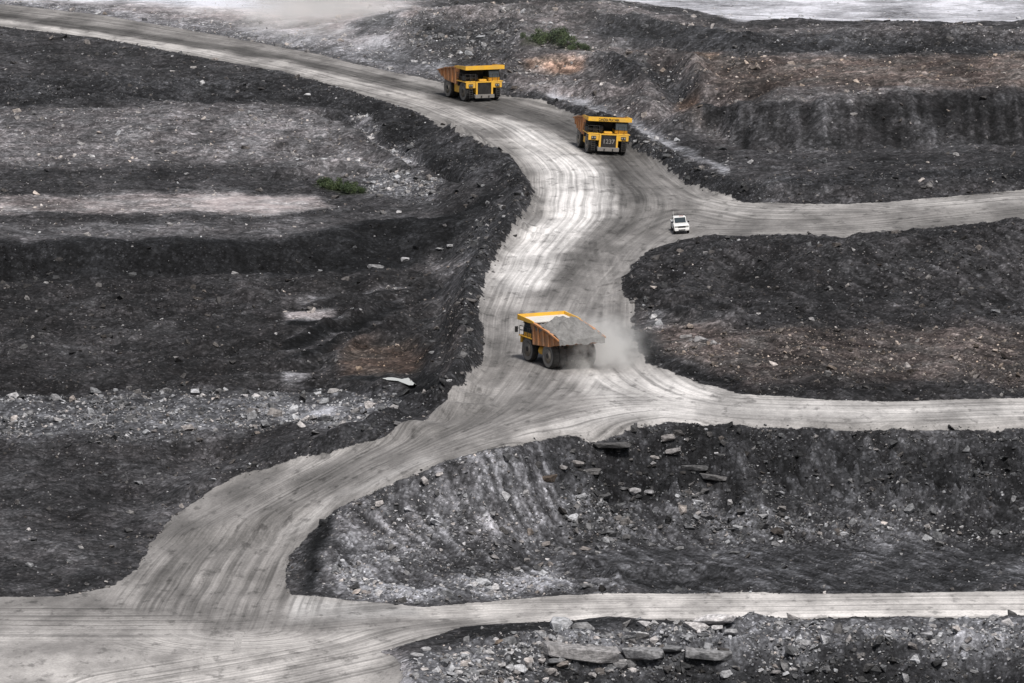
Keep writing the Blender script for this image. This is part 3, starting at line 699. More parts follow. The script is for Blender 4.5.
# ------------------------------------------------------------------ mesh helpers for the objects
class MB:
    def __init__(s): s.v = []; s.f = []
    def add(s, vs_, fs_):
        o = len(s.v); s.v += [tuple(v) for v in vs_]; s.f += [tuple(i + o for i in f) for f in fs_]
    def box(s, x0, x1, y0, y1, z0, z1, M=None):
        vs_ = [(x, y, z) for z in (z0, z1) for y in (y0, y1) for x in (x0, x1)]
        if M is not None: vs_ = [M @ Vector(v) for v in vs_]
        s.add(vs_, [(0, 2, 3, 1), (4, 5, 7, 6), (0, 1, 5, 4), (2, 6, 7, 3), (0, 4, 6, 2), (1, 3, 7, 5)])
        return s
    def prism(s, prof, y0, y1, taper=None):
        """profile of (x, z) extruded along y"""
        n = len(prof)
        a = [(x, y0, z) for x, z in prof]; b = [(x, y1, z) for x, z in (taper or prof)]
        s.add(a + b, [tuple(range(n)), tuple(range(2 * n - 1, n - 1, -1))] + [(i, i + n, (i + 1) % n + n, (i + 1) % n) for i in range(n)])
        return s
    def rev(s, prof, c, axis='y', n=28, lug=None, caps=True):
        """profile of (radius, offset along the axis) turned round an axis through c"""
        m = len(prof); vs_ = []
        for k in range(n):
            t = 2 * math.pi * k / n
            for r, o in prof:
                if lug and r > lug[0]: r = r + (lug[1] if k % 2 else -lug[1])
                p = (r * math.cos(t), o, r * math.sin(t))
                if axis == 'x': p = (o, p[0], p[2])
                if axis == 'z': p = (p[0], p[2], o)
                vs_.append((c[0] + p[0], c[1] + p[1], c[2] + p[2]))
        fs_ = []
        for k in range(n):
            for j in range(m - 1):
                a = k * m + j; b = ((k + 1) % n) * m + j
                fs_.append((a, b, b + 1, a + 1))
        if caps: fs_.append(tuple(k * m for k in range(n))[::-1]); fs_.append(tuple(k * m + m - 1 for k in range(n)))
        s.add(vs_, fs_); return s
    def tube(s, pts_, r, n=6):
        for a, b in zip(pts_[:-1], pts_[1:]):
            a, b = Vector(a), Vector(b); d = (b - a)
            q = d.to_track_quat('Z', 'Y')
            ring_ = [q @ Vector((r * math.cos(2 * math.pi * k / n), r * math.sin(2 * math.pi * k / n), 0)) for k in range(n)]
            s.add([a + p for p in ring_] + [b + p for p in ring_], [tuple(range(n))[::-1], tuple(range(n, 2 * n))] + [(k, (k + 1) % n, (k + 1) % n + n, k + n) for k in range(n)])
        return s
    def build(s, name, mat, parent=None, bevel=0.0, smooth_=False):
        me = bpy.data.meshes.new(name); me.from_pydata(s.v, [], s.f)
        bm = bmesh.new(); bm.from_mesh(me)
        bmesh.ops.recalc_face_normals(bm, faces=bm.faces)
        if bevel: bmesh.ops.bevel(bm, geom=list(bm.edges), offset=bevel, segments=2, affect='EDGES', clamp_overlap=True)
        bm.to_mesh(me); bm.free()
        if smooth_: me.polygons.foreach_set("use_smooth", np.ones(len(me.polygons), bool))
        me.materials.append(mat)
        o = bpy.data.objects.new(name, me); col.objects.link(o)
        if parent is not None: o.parent = parent
        return o
def tag(o, label, cat, group=None):
    o["label"] = label; o["category"] = cat
    if group: o["group"] = group
    return o
def thing(name, label, cat, group=None):
    o = bpy.data.objects.new(name, None); o.empty_display_size = .5; col.objects.link(o)
    return tag(o, label, cat, group)
def copy_tree(o, parent=None):
    c = o.copy(); col.objects.link(c)
    if parent is not None: c.parent = parent
    for ch in list(o.children): copy_tree(ch, c)
    return c

# ------------------------------------------------------------------ rocks
def hull_rock(seed, npts, sx, sy, sz, boxy=.5):
    r = random.Random(seed); bm = bmesh.new()
    for _ in range(npts):
        while True:
            p = Vector((r.uniform(-1, 1), r.uniform(-1, 1), r.uniform(-1, 1)))
            if .2 < p.length <= 1.35: break
        q = p.normalized(); e = max(abs(c) for c in q)
        q = q * (1 - boxy) + q / e * boxy
        q *= r.uniform(.82, 1.0)
        bm.verts.new((q.x * sx, q.y * sy, q.z * sz))
    bmesh.ops.convex_hull(bm, input=list(bm.verts))
    bmesh.ops.delete(bm, geom=[v for v in bm.verts if not v.link_faces], context='VERTS')
    bmesh.ops.triangulate(bm, faces=bm.faces)
    bm.verts.index_update()
    V = np.array([v.co[:] for v in bm.verts]); Fc = np.array([[v.index for v in f.verts] for f in bm.faces])
    bm.free(); return V, Fc

def rock_material(name, use_attr):
    m, nt, b = new_mat(name); h = N(nt)
    pos = h.node("ShaderNodeNewGeometry").outputs["Position"]
    tone = h.attr("tone") if use_attr else h.sep(h.node("ShaderNodeObjectInfo").outputs["Color"])[0]
    warm = h.attr("rwarm") if use_attr else h.sep(h.node("ShaderNodeObjectInfo").outputs["Color"])[1]
    n1 = h.noise(pos, 2.2, 4, .65); n2 = h.noise(h.vmath('MULTIPLY', pos, (1, 1, 5)), 2.0, 3, .6)
    v = h.math('MULTIPLY', tone, h.math('MULTIPLY', h.ramp(n1, .28, .7, .55, 1.4), h.ramp(n2, .3, .7, .75, 1.2)))
    tint = h.mix(warm, (.98, .99, 1.03, 1), (1.35, .98, .70, 1))
    h.put(b.inputs["Base Color"], h.scale_col(tint, v))
    b.inputs["Roughness"].default_value = .85; b.inputs["Specular IOR Level"].default_value = .2
    bp = h.node("ShaderNodeBump"); bp.inputs["Strength"].default_value = .5; bp.inputs["Distance"].default_value = .15
    h.put(bp.inputs["Height"], h.math('ADD', n1, n2)); h.put(b.inputs["Normal"], bp.outputs[0])
    return m
M_RUB = rock_material("broken_rock", True); M_BOULDER = rock_material("boulder_rock", False)

# loose rubble: far too many pieces to count
SHAPES = [hull_rock(100 + k, 11, 1, .8, .55) for k in range(10)]
CAND = 1300000
qx = RNG.uniform(gx[0] + 1, gx[-1] - 1, CAND); qy = RNG.uniform(gy[0] + 1, gy[-1] - 4, CAND)
sight = np.abs(qx) < (W / 2 + 110) / F_PX * np.hypot(qy, 102) * 1.02
prob = np.clip(samp(SPK, qx, qy), 0, 1) ** 1.7 * (1 - samp(blur(ROAD, 1), qx, qy)) ** 2
rb_ = samp(blur(ROAD, 2), qx, qy); prob += .30 * smooth(.02, .25, rb_) * smooth(.75, .4, rb_)
dzy = (samp(ZC, qx, qy + 1.2) - samp(ZC, qx, qy - 1.2)) / 2.4
prob *= np.clip(3.2 * np.maximum(.12 + dzy, .05), .35, 2.6)
prob *= np.clip(.55 + 1.1 * fbm(qx, qy, 6, 3, 201), .05, 1.4)
ok = sight & (RNG.uniform(0, 1, CAND) < prob * .62)
qx, qy = qx[ok], qy[ok]
qs = np.clip(.10 * (1 - RNG.uniform(0, .9985, len(qx))) ** -.42, .10, .72) * (.85 + .3 * (samp(SPK, qx, qy) > .7))
qa = samp(ALB, qx, qy)
qt = np.clip(qa * RNG.lognormal(.75, .6, len(qx)) + np.where(RNG.uniform(0, 1, len(qx)) < .06, RNG.uniform(.08, .30, len(qx)), 0), .012, .40)
qz = ground(qx, qy) + qs * .18
qw = np.clip(samp(WARM, qx, qy) + RNG.normal(0, .12, len(qx)), 0, 1)
zone_of = np.where(samp(Zm, qx, qy) > .5, 0, np.where(samp(zone([(1100,425,-2)] + SPUR[1:] + BASE, .3), qx, qy) > .5, 1, np.where(samp(zone(EDGE_R + [(1100,28,18),(1100,-60,9),(-70,-60,12)], .3), qx, qy) > .5, 2, np.where(qy < 722, 3, 4))))
RUB_LABEL = ["loose dark rubble strewn over the mound between the roads", "loose grey rubble on the face below the haul road", "loose rubble on the hillside beyond the trucks", "broken rock rubble heaped below the pale lower road", "loose rubble across the dark pit left of the haul road"]
def stamp(sel, name, label):
    Vs, Fs, Ts, Ws = [], [], [], []; off = 0
    shp = RNG.integers(0, len(SHAPES), len(sel))
    for k, (V, Fc) in enumerate(SHAPES):
        ids = sel[shp == k]; n = len(ids)
        if not n: continue
        th = RNG.uniform(0, 2 * np.pi, n); ti = RNG.normal(0, .45, n); ta = RNG.normal(0, .45, n)
        c, s_ = np.cos(th), np.sin(th)
        v = V[None] * (qs[ids, None, None] * RNG.uniform(.75, 1.25, (n, 1, 3)))
        x, y, z = v[..., 0], v[..., 1], v[..., 2]
        y, z = y * np.cos(ti)[:, None] - z * np.sin(ti)[:, None], y * np.sin(ti)[:, None] + z * np.cos(ti)[:, None]
        x, z = x * np.cos(ta)[:, None] - z * np.sin(ta)[:, None], x * np.sin(ta)[:, None] + z * np.cos(ta)[:, None]
        x, y = x * c[:, None] - y * s_[:, None], x * s_[:, None] + y * c[:, None]
        Vs.append(np.stack([x + qx[ids, None], y + qy[ids, None], z + qz[ids, None]], -1).reshape(-1, 3))
        Fs.append((Fc[None] + (np.arange(n) * len(V))[:, None, None] + off).reshape(-1, 3)); off += n * len(V)
        Ts.append(np.repeat(qt[ids], len(V))); Ws.append(np.repeat(qw[ids], len(V)))
    o = grid_mesh(name, np.concatenate(Fs), np.concatenate(Vs), {"tone": np.concatenate(Ts), "rwarm": np.concatenate(Ws)}, M_RUB, 'stuff')
    o.data.polygons.foreach_set("use_smooth", np.zeros(len(o.data.polygons), bool))
    tag(o, label, "rubble")
for z_ in range(5):
    ids = np.nonzero(zone_of == z_)[0]
    if len(ids): stamp(ids, "rubble", RUB_LABEL[z_])

# boulders one can pick out
def ledge_block(k, dims):
    r = random.Random(900 + k); bm = bmesh.new()
    for x in (-1, -.3, .35, 1):
        for y in (-1, 1):
            for z in (-1, 1):
                bm.verts.new((dims[0] * (x + r.uniform(-.16, .16)), dims[1] * (y * (1 - .35 * abs(x)) + r.uniform(-.3, .3)), dims[2] * (z * (1 - .15 * (y < 0)) + r.uniform(-.3, .3)) * (1 - .12 * abs(x))))
    bmesh.ops.convex_hull(bm, input=list(bm.verts))
    bmesh.ops.delete(bm, geom=[v for v in bm.verts if not v.link_faces], context='VERTS')
    bmesh.ops.triangulate(bm, faces=bm.faces); bm.verts.index_update()
    V = np.array([v.co[:] for v in bm.verts]); Fc = np.array([[v.index for v in f.verts] for f in bm.faces]); bm.free()
    return V, Fc
ROCK_MESH = {}
def rock_mesh(kind, k):
    key = (kind, k)
    if key not in ROCK_MESH:
        dims = {'b': (1, .85, .75), 's': (1, .7, .32), 't': (.8, .6, 1.1), 'l': (1, .55, .42)}[kind]
        V, Fc = ledge_block(k, dims) if kind == 'l' else hull_rock(ord(kind) * 31 + k, 18, *dims, boxy=.55)
        bm = bmesh.new()
        vv = [bm.verts.new(v) for v in V]
        for f in Fc: bm.faces.new([vv[i] for i in f])
        bmesh.ops.recalc_face_normals(bm, faces=bm.faces)
        bmesh.ops.dissolve_limit(bm, angle_limit=R(14), verts=bm.verts, edges=bm.edges)
        bmesh.ops.bevel(bm, geom=list(bm.edges), offset=.045, segments=1, affect='EDGES', clamp_overlap=True)
        me = bpy.data.meshes.new("boulder"); bm.to_mesh(me); bm.free()
        me.materials.append(M_BOULDER); ROCK_MESH[key] = me
    return ROCK_MESH[key]
NB = [0]
def boulder(px, py, w, h, kind, tone, warm, label, group=None, rot=None, name="boulder"):
    g = at(px, py + h * .35)
    m_px = math.sqrt(g[0] ** 2 + g[1] ** 2 + (CAM_H - g[2]) ** 2) / F_PX
    ws, hs = w * m_px / 2, h * m_px / 2
    NB[0] += 1
    r = random.Random(NB[0] * 7 + 3)
    o = bpy.data.objects.new(name, rock_mesh(kind, r.randrange(6))); col.objects.link(o)
    dims = {'b': (1, .85, .75), 's': (1, .7, .32), 't': (.8, .6, 1.1), 'l': (1, .55, .42)}[kind]
    sx = ws / dims[0]; sz = hs / (dims[2] * .95 + (dims[1] * .25))
    o.scale = (sx, min(sx, 1.15 * max(sz, sx * .7)), max(.35 * sx, sz))
    o.location = (g[0], g[1], float(ground(g[0], g[1])) + hs * .30)
    if group == LOWG and kind != 'l' and w > 9: o.scale *= 1.18; o.location.z += hs * .25
    if kind == 'l':
        o.scale.y = max(o.scale.y, 2.6); o.location.y += 1.5 if py < 600 else .3; o.location.z = g[2] + hs * (.40 if py < 600 else .55)
    o.rotation_euler = (r.uniform(-.2, .12) * (.4 if kind == 'l' else 1), r.uniform(-.15, .15) * (.8 if kind == 'l' else 1), (rot + r.uniform(-.2, .2)) if kind == 'l' and rot is not None else rot if rot is not None else r.uniform(-.5, .5))
    o.color = (tone * (1.0 if group == LOWG or py > 600 else .85), warm, 0, 1)
    return tag(o, label, "boulder", group)
LOWG = "rock slabs along the edge of the lower road"; TOE = "boulders fallen from the dark face"; OUT = "blocks sticking out of the dark rock face"
PITG = "pale boulders in the dark pit"; HILLG = "pale stones on the far hillside"; MNDG = "boulders on the mound between the roads"; BUNDG = "rocks along the right-hand bund"
BOULDERS = [
 (561,628,22,18,'t',.33,0,"grey pointed slab standing upright at the lower road's edge",LOWG),
 (584,629,26,13,'s',.20,.05,"dark slanting slab right of the pointed upright slab",LOWG),
 (644,623,15,8,'s',.38,.1,"small pale flat slab midway along the lower road's near edge",LOWG),
 (655,622,9,7,'b',.40,.1,"little pale block touching the small flat slab by the road",LOWG),
 (696,628,26,12,'s',.45,.15,"pale elongated slab tilted left of the largest white slab",LOWG),
 (714,624,42,16,'s',.5,.12,"largest white slab lying on the lower road's near edge",LOWG),
 (717,634,11,8,'b',.36,.1,"pale block just below the largest white slab",LOWG),
 (731,637,14,9,'b',.28,.05,"grey block at the right end of the slabs below the white slab",LOWG),
 (580,652,74,20,'l',.24,.12,"widest layered ledge with a dark undercut at the photo's bottom",LOWG,0.02,"rock_ledge"),
 (643,654,38,15,'l',.22,.05,"grey square-edged ledge right of the widest ledge",LOWG,.0,"rock_ledge"),
 (671,651,22,12,'s',.13,.0,"dark slab wedged between two grey ledges at the bottom",LOWG),
 (708,656,46,15,'l',.20,.05,"rightmost grey ledge at the photo's bottom edge",LOWG,-.05,"rock_ledge"),
 (540,633,15,7,'s',.27,.05,"flat grey slab left of the pointed upright slab",LOWG),
 (522,642,10,10,'s',.30,.05,"tilted pale slab at the left end of the slabs by the road",LOWG),
 (539,646,7,8,'t',.33,.1,"small upright pale stone above the widest ledge's left end",LOWG),
 (563,668,12,9,'b',.16,.35,"brownish block beneath the widest ledge",LOWG),
 (416,659,15,8,'b',.32,.05,"pale blunt rock at the left tip of the bottom rubble heap",LOWG),
 (426,650,12,7,'b',.30,.05,"pale rock above the left tip of the bottom rubble heap",LOWG),
 (489,652,12,8,'s',.36,.1,"light slab in the middle of the bottom left rubble",LOWG),
 (500,643,11,8,'b',.14,.7,"brown rock high on the bottom left rubble",LOWG),
 (502,662,9,8,'b',.30,.1,"grey rock under the light slab in the bottom left rubble",LOWG),
 (459,671,10,8,'b',.38,.1,"pale rock near the bottom edge of the left rubble",LOWG),
 (609,636,11,7,'s',.17,.05,"grey slab over the right end of the widest ledge",LOWG),
 (627,634,9,6,'b',.14,.05,"dark grey block between the road and the square-edged ledge",LOWG),
 (666,634,12,7,'s',.20,.05,"tilted grey slab left of the pale elongated slab",LOWG),
 (531,533,9,12,'t',.20,.45,"tall buff boulder alone on the face's lower slope",TOE),
 (546,545,10,8,'b',.22,.3,"buff boulder just below the tall buff boulder",TOE),
 (585,547,15,8,'s',.20,.3,"stacked buff slab at the toe of the dark face",TOE),
 (598,552,9,5,'s',.27,.1,"small pale slab right of the stacked buff slab",TOE),
 (573,554,8,6,'b',.25,.2,"pale stone beneath the stacked buff slab",TOE),
 (550,562,8,7,'b',.20,.3,"buff stone halfway between the tall boulder and the lower road",TOE),
 (527,559,7,6,'b',.22,.2,"small buff stone left of the toe boulders",TOE),
 (517,566,8,6,'b',.24,.1,"grey stone at the left end of the toe boulders",TOE),
 (560,584,8,5,'b',.26,.05,"small grey stone close above the lower road",TOE),
 (587,586,15,8,'s',.17,.05,"dark flat boulder at the lower road's far edge",TOE),
 (652,546,9,6,'b',.16,.05,"grey boulder at the toe below the pale outcrop",TOE),
 (680,549,9,6,'b',.19,.05,"grey boulder at the toe right of centre",TOE),
 (715,554,9,6,'b',.17,.05,"small boulder on the bench by the right edge",TOE),
 (734,552,13,7,'s',.15,.05,"broad grey boulder on the bench at the far right",TOE),
 (394,561,13,9,'b',.30,.05,"pale block low on the light left part of the face",TOE),
 (387,543,7,6,'b',.30,.05,"small pale stone above the pale block on the left face",TOE),
 (454,537,6,5,'b',.30,.1,"tiny pale stone mid-slope on the left face",TOE),
 (669,447,17,12,'b',.24,.2,"upper of two stacked grey blocks in the dark rock face",OUT),
 (673,458,18,10,'b',.21,.15,"lower of two stacked grey blocks in the dark rock face",OUT),
 (650,459,18,7,'l',.26,.2,"flat buff ledge left of the two stacked blocks",OUT,0.,"rock_ledge"),
 (634,485,16,11,'b',.32,.1,"pale square block low in the dark rock face",OUT),
 (649,487,13,8,'b',.24,.05,"grey block right of the pale square block",OUT),
 (623,481,8,5,'b',.17,.05,"little grey block left of the pale square block",OUT),
 (577,459,16,9,'b',.24,.2,"buff block at the left of the dark rock face",OUT),
 (563,459,12,7,'s',.22,.15,"buff slab left of the buff block in the rock face",OUT),
 (543,480,22,10,'l',.08,.7,"dark brown slab on the left side of the rock face",OUT),
 (579,515,9,8,'b',.13,.05,"rounded dark boulder below the rock face",OUT),
 (611,447,34,7,'l',.10,.1,"long dark ledge under the haul road's edge, left of the stacked blocks",OUT,.05,"rock_ledge"),
 (588,474,26,7,'l',.12,.12,"grey ledge below the buff block in the rock face",OUT,-.05,"rock_ledge"),
 (690,470,30,8,'l',.11,.05,"dark grey ledge below and right of the stacked blocks",OUT,.04,"rock_ledge"),
 (712,478,24,8,'l',.14,.1,"grey ledge above the pale streak on the right rock face",OUT,0.,"rock_ledge"),
 (727,458,22,6,'l',.09,.05,"dark ledge highest on the right of the rock face",OUT,-.04,"rock_ledge"),
 (601,498,18,6,'l',.10,.05,"dark ledge lowest on the left of the rock face",OUT,.03,"rock_ledge"),
 (730,493,6,8,'t',.42,.1,"white upright stone at the right of the rock face",OUT),
 (716,451,5,4,'b',.42,.05,"tiny white stone high on the right rock face",OUT),
 (439,475,9,6,'b',.36,.2,"pale buff boulder just below the haul road's near edge",OUT),
 (417,476,5,4,'b',.36,.2,"tiny pale stone on the haul road's near edge",OUT),
 (686,335,14,8,'b',.20,.15,"leftmost of three big boulders on the mound",MNDG),
 (701,341,16,10,'b',.26,.1,"middle and largest of three big boulders on the mound",MNDG),
 (714,345,9,8,'b',.32,.1,"rightmost and palest of three big boulders on the mound",MNDG),
 (691,341,5,5,'b',.24,.1,"small stone wedged under the middle boulder on the mound",MNDG),
 (650,328,7,4,'s',.25,.15,"pale flat stone on the mound's left shoulder",MNDG),
 (705,253,6,4,'b',.28,.1,"grey stone on the mound's crest below the white pickup",MNDG),
 (307,96,9,5,'b',.5,.05,"white boulder on the slope under the upper haul road",PITG),
 (399,211,6,5,'b',.45,.1,"round white stone on the terrace right of the green shrubs",PITG),
 (405,258,10,7,'b',.40,.05,"white jagged boulder at the foot of the dark scarp",PITG),
 (375,268,20,8,'s',.24,.05,"long flat grey boulder at the foot of the dark scarp",PITG),
 (439,248,10,5,'s',.36,.05,"pale slab on the bund's outer slope, left of its pair",PITG),
 (450,245,9,5,'s',.36,.05,"pale slab on the bund's outer slope, right of its pair",PITG),
 (502,209,10,9,'s',.26,.05,"grey slab leaning on the bund beside the road bend",PITG),
 (504,221,5,5,'b',.26,.05,"small grey stone under the leaning slab on the bund",PITG),
 (384,193,12,6,'b',.26,.05,"light rock at the right end of the green shrubs",PITG),
 (395,186,10,6,'b',.28,.05,"light rock uphill of the rocks by the shrubs",PITG),
 (419,180,14,6,'s',.10,.0,"dark flat rock at the top of the pale rubble patch",PITG),
 (432,191,9,6,'b',.22,.05,"grey rock at the right end of the pale rubble patch",PITG),
 (296,158,8,5,'b',.26,.05,"grey rock on the slope at the photo's left edge",PITG),
 (449,388,7,4,'b',.48,.05,"white stone on the bund near the puddle",PITG),
 (432,361,9,6,'b',.26,.05,"grey rock right of the brown soil patch",PITG),
 (351,45,6,4,'b',.45,.05,"white stone above the upper haul road's far left",HILLG),
 (370,60,6,4,'b',.40,.05,"pale stone at the upper haul road's far edge",HILLG),
 (414,59,9,4,'s',.40,.05,"pale flat stone on the slope left of the far truck",HILLG),
 (388,33,7,5,'b',.34,.05,"grey stone near the far hill's left shoulder",HILLG),
 (484,46,6,7,'t',.34,.05,"pale upright stone on the slope above the far truck",HILLG),
 (424,64,6,4,'b',.34,.05,"small grey stone near the far truck's tail",HILLG),
 (551,25,6,4,'b',.5,.05,"white stone high above the green bushes",HILLG),
 (544,26,4,4,'b',.45,.05,"smaller white stone left of the high white stone",HILLG),
 (559,35,4,4,'b',.5,.05,"white stone behind the middle of the green bushes",HILLG),
 (570,36,4,4,'b',.5,.05,"brightest white stone behind the right half of the bushes",HILLG),
 (586,37,5,4,'b',.42,.05,"pale stone behind the right end of the bushes",HILLG),
 (541,37,5,3,'b',.38,.1,"pale stone behind the left end of the bushes",HILLG),
 (637,145,9,5,'b',.30,.05,"pale rock on the bund just right of the lettered truck",BUNDG),
 (646,147,8,5,'b',.30,.05,"second pale rock along the bund right of the lettered truck",BUNDG),
 (675,123,6,4,'b',.34,.05,"pale stone on the slope above the bund",BUNDG),
 (667,160,11,6,'b',.09,.0,"dark rock midway along the right-hand bund",BUNDG),
 (688,165,11,6,'b',.11,.0,"dark rock below the light track on the bund",BUNDG),
 (721,148,15,7,'b',.06,.0,"black rock at the foot of the dark cliff",BUNDG),
]
for b_ in BOULDERS: boulder(*b_)
# medium boulders that look alike
MED = [("grey boulder among the rubble at the toe of the dark face", "loose grey boulders at the toe of the dark face", 16, [(500,520),(740,535),(740,552),(560,556),(430,570)], (4, 8), .14),
       ("grey broken block in the rubble heap below the lower road", "broken blocks in the heap below the lower road", 72, [(400,664),(470,642),(540,632),(740,628),(740,682),(410,682)], (5, 17), .25),
       ("pale stone in the rubble along the lower road's far edge", "pale stones along the lower road's far edge", 24, [(330,585),(420,578),(500,575),(570,585),(512,597),(424,603),(344,596)], (3, 7), .22),
       ("dark boulder embedded in the upper dark rock face", "dark boulders in the upper rock face", 20, [(550,445),(740,432),(740,500),(640,495),(560,475)], (5, 11), .07),
       ("grey stone in the rubble bank on the left bund", "grey stones on the left bund", 14, [(500,185),(520,200),(490,255),(470,290),(462,350),(440,388),(390,420),(380,410),(440,370),(450,300),(480,230)], (3, 6), .13),
       ("grey rock in the pale rubble patch beside the green shrubs", "rocks in the pale rubble patch", 18, [(362,182),(436,180),(434,198),(366,200)], (4, 9), .2),
       ("grey stone scattered on the slope behind the haul trucks", "stones on the slope behind the haul trucks", 14, [(400,40),(520,30),(620,60),(600,95),(500,75),(430,62)], (3, 6), .22),
       ("dark rock lying on the bank right of the lettered truck", "dark rocks on the right-hand bank", 12, [(636,138),(664,152),(740,186),(740,196),(690,180),(640,152)], (4, 9), .09),
       ("dark stone on the shaded mound between the roads", "dark stones on the mound", 10, [(640,275),(740,255),(740,300),(660,300)], (4, 8), .08)]
def in_poly(x, y, poly):
    c = False
    for i in range(len(poly)):
        (ax, ay), (bx, by) = poly[i], poly[i - 1]
        if (ay > y) != (by > y) and x < (bx - ax) * (y - ay) / (by - ay) + ax: c = not c
    return c
rr = random.Random(5)
for lab, grp, n, poly, (s0, s1), tone in MED:
    xs = [p[0] for p in poly]; ys = [p[1] for p in poly]; k = 0
    while k < n:
        x, y = rr.uniform(min(xs), max(xs)), rr.uniform(min(ys), max(ys))
        if not in_poly(x, y, poly): continue
        w = rr.uniform(s0, s1) if rr.random() > .6 else rr.uniform(s0, .5 * (s0 + s1))
        boulder(x, y, w, w * rr.uniform(.5, .8), rr.choice('bbsb'), tone * rr.uniform(.5, 1.7), rr.uniform(0, .25), lab, grp, rr.uniform(0, 6.28)); k += 1

# ------------------------------------------------------------------ puddles
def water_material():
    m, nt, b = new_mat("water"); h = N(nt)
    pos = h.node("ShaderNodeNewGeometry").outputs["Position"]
    b.inputs["Base Color"].default_value = (.62, .62, .60, 1); b.inputs["Roughness"].default_value = .08; b.inputs["IOR"].default_value = 1.33  # pale base colour stands in for the white sky reflected in the puddle
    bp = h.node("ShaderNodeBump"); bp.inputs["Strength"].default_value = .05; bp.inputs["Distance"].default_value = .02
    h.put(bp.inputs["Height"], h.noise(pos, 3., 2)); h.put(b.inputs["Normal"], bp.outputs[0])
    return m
M_WATER = water_material()
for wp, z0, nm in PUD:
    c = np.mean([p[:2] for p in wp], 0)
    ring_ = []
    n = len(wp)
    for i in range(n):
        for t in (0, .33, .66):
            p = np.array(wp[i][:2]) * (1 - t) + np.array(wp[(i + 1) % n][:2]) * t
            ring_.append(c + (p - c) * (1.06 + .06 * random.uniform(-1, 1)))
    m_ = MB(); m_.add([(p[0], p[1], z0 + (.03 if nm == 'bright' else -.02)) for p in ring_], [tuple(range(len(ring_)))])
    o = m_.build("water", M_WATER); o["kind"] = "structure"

# ------------------------------------------------------------------ shrubs
def leaf_material():
    m, nt, b = new_mat("leaves"); h = N(nt)
    v = h.attr("shade"); c = h.mix(v, (.02, .036, .014, 1), (.07, .10, .035, 1))
    h.put(b.inputs["Base Color"], c); b.inputs["Roughness"].default_value = .7
    return m
M_LEAF = leaf_material(); M_TWIG = simple_mat("twig", (.09, .065, .045), .9)
def shrub_meshes(seed):
    r = np.random.default_rng(seed); nb = 7
    cen = np.stack([r.uniform(-1.2, 1.2, nb), r.uniform(-.7, .7, nb), r.uniform(.25, .85, nb)], 1); rad = r.uniform(.3, .6, nb)
    V, Fc, Sh = [], [], []
    for i in range(1500):
        k = r.integers(nb); d = r.normal(0, 1, 3); d /= np.linalg.norm(d)
        p = cen[k] + d * rad[k] * r.uniform(.3, 1.15) * np.array([1, 1, .8])
        if p[2] < .02: p[2] = r.uniform(.02, .2)
        a = r.normal(0, 1, 3); a /= np.linalg.norm(a); b = np.cross(a, r.normal(0, 1, 3)); b /= np.linalg.norm(b)
        s_ = r.uniform(.05, .11); o = len(V)
        V += [p - a * s_, p + b * s_ * .5, p + a * s_, p - b * s_ * .5]; Fc.append((o, o + 1, o + 2, o + 3)); Sh += [np.clip(.5 + .3 * r.normal() + .3 * (k % 3 - 1), 0, 1)] * 4
    me = bpy.data.meshes.new("foliage"); me.from_pydata([tuple(v) for v in V], [], Fc)
    at_ = me.attributes.new("shade", 'FLOAT', 'POINT'); at_.data.foreach_set("value", np.array(Sh, np.float32)); me.materials.append(M_LEAF)
    tw = MB()
    for c in cen: tw.tube([(0, 0, -.1), (c[0] * .5, c[1] * .5, c[2] * .45), tuple(c)], .025, 5)
    mt = bpy.data.meshes.new("stem"); mt.from_pydata(tw.v, [], tw.f); mt.materials.append(M_TWIG)
    return me, mt
SH = [shrub_meshes(k) for k in range(4)]
SH_LAB = ["low green bush at the left end of the row above the brown bank", "second green bush from the left above the brown bank", "third green bush from the left above the brown bank", "dark middle bush of the row above the brown bank", "green bush right of the dark middle bush above the brown bank", "sparse bush second from the right end above the brown bank", "sparse bush at the right end of the row above the brown bank",
          "green shrub at the left end of the pit terrace clump", "second green shrub from the left on the pit terrace", "middle green shrub of the clump on the pit terrace", "fourth green shrub from the left on the pit terrace", "green shrub beside the pale rubble on the pit terrace"]
for i, (px, py) in enumerate(SHRUB_PX):
    g = at(px, py); me, mt = SH[i % 4]
    t = thing("shrub", SH_LAB[i], "shrub", "green bushes above the brown bank" if i < 7 else "green shrubs on the pit terrace")
    t.location = (g[0], g[1], float(ground(g[0], g[1])) - .05); t.rotation_euler.z = i * 1.3
    k = (1.1, 1.4, 1.8, 2.0, 1.6, 1.1, .9, 1., 1.2, 1.3, 1.2, .9)[i]; t.scale = (k * .8, k * .8, k)
    for nm, d in (("foliage", me), ("stem", mt)):
        o = bpy.data.objects.new(nm, d); col.objects.link(o); o.parent = t
# ------------------------------------------------------------------ haul trucks
DUST = (.36, .33, .30)
M_YEL = simple_mat("yellow_paint", (.86, .47, .03), .42, 0, (.45, .30, .12), .55, .5, .9)
M_RUST = simple_mat("worn_orange_tray", (.56, .25, .10), .65, 0, (.24, .17, .13), .8, .3, .8)
M_DARK = simple_mat("dark_steel", (.028, .027, .027), .6, .2, (.10, .09, .085), .6, .4, 1.5)
M_GREY = simple_mat("grey_steel", (.22, .21, .20), .55, .2, (.36, .33, .30), .6, .4, 1.5)
M_TYRE = simple_mat("tyre_rubber", (.016, .016, .016), .85, 0, (.10, .095, .09), .6, .25, .9)
M_SIDE = simple_mat("dusty_sidewall", (.21, .20, .19), .9, 0, (.08, .078, .075), .6, .2, .7)
M_RIM = simple_mat("dusty_rim", (.34, .31, .27), .6, .1, (.14, .13, .12), .6, .4, 1.5)
M_PALE = simple_mat("dusted_plate", (.62, .60, .57), .8, 0, (.42, .39, .36), .5, .2, .8)
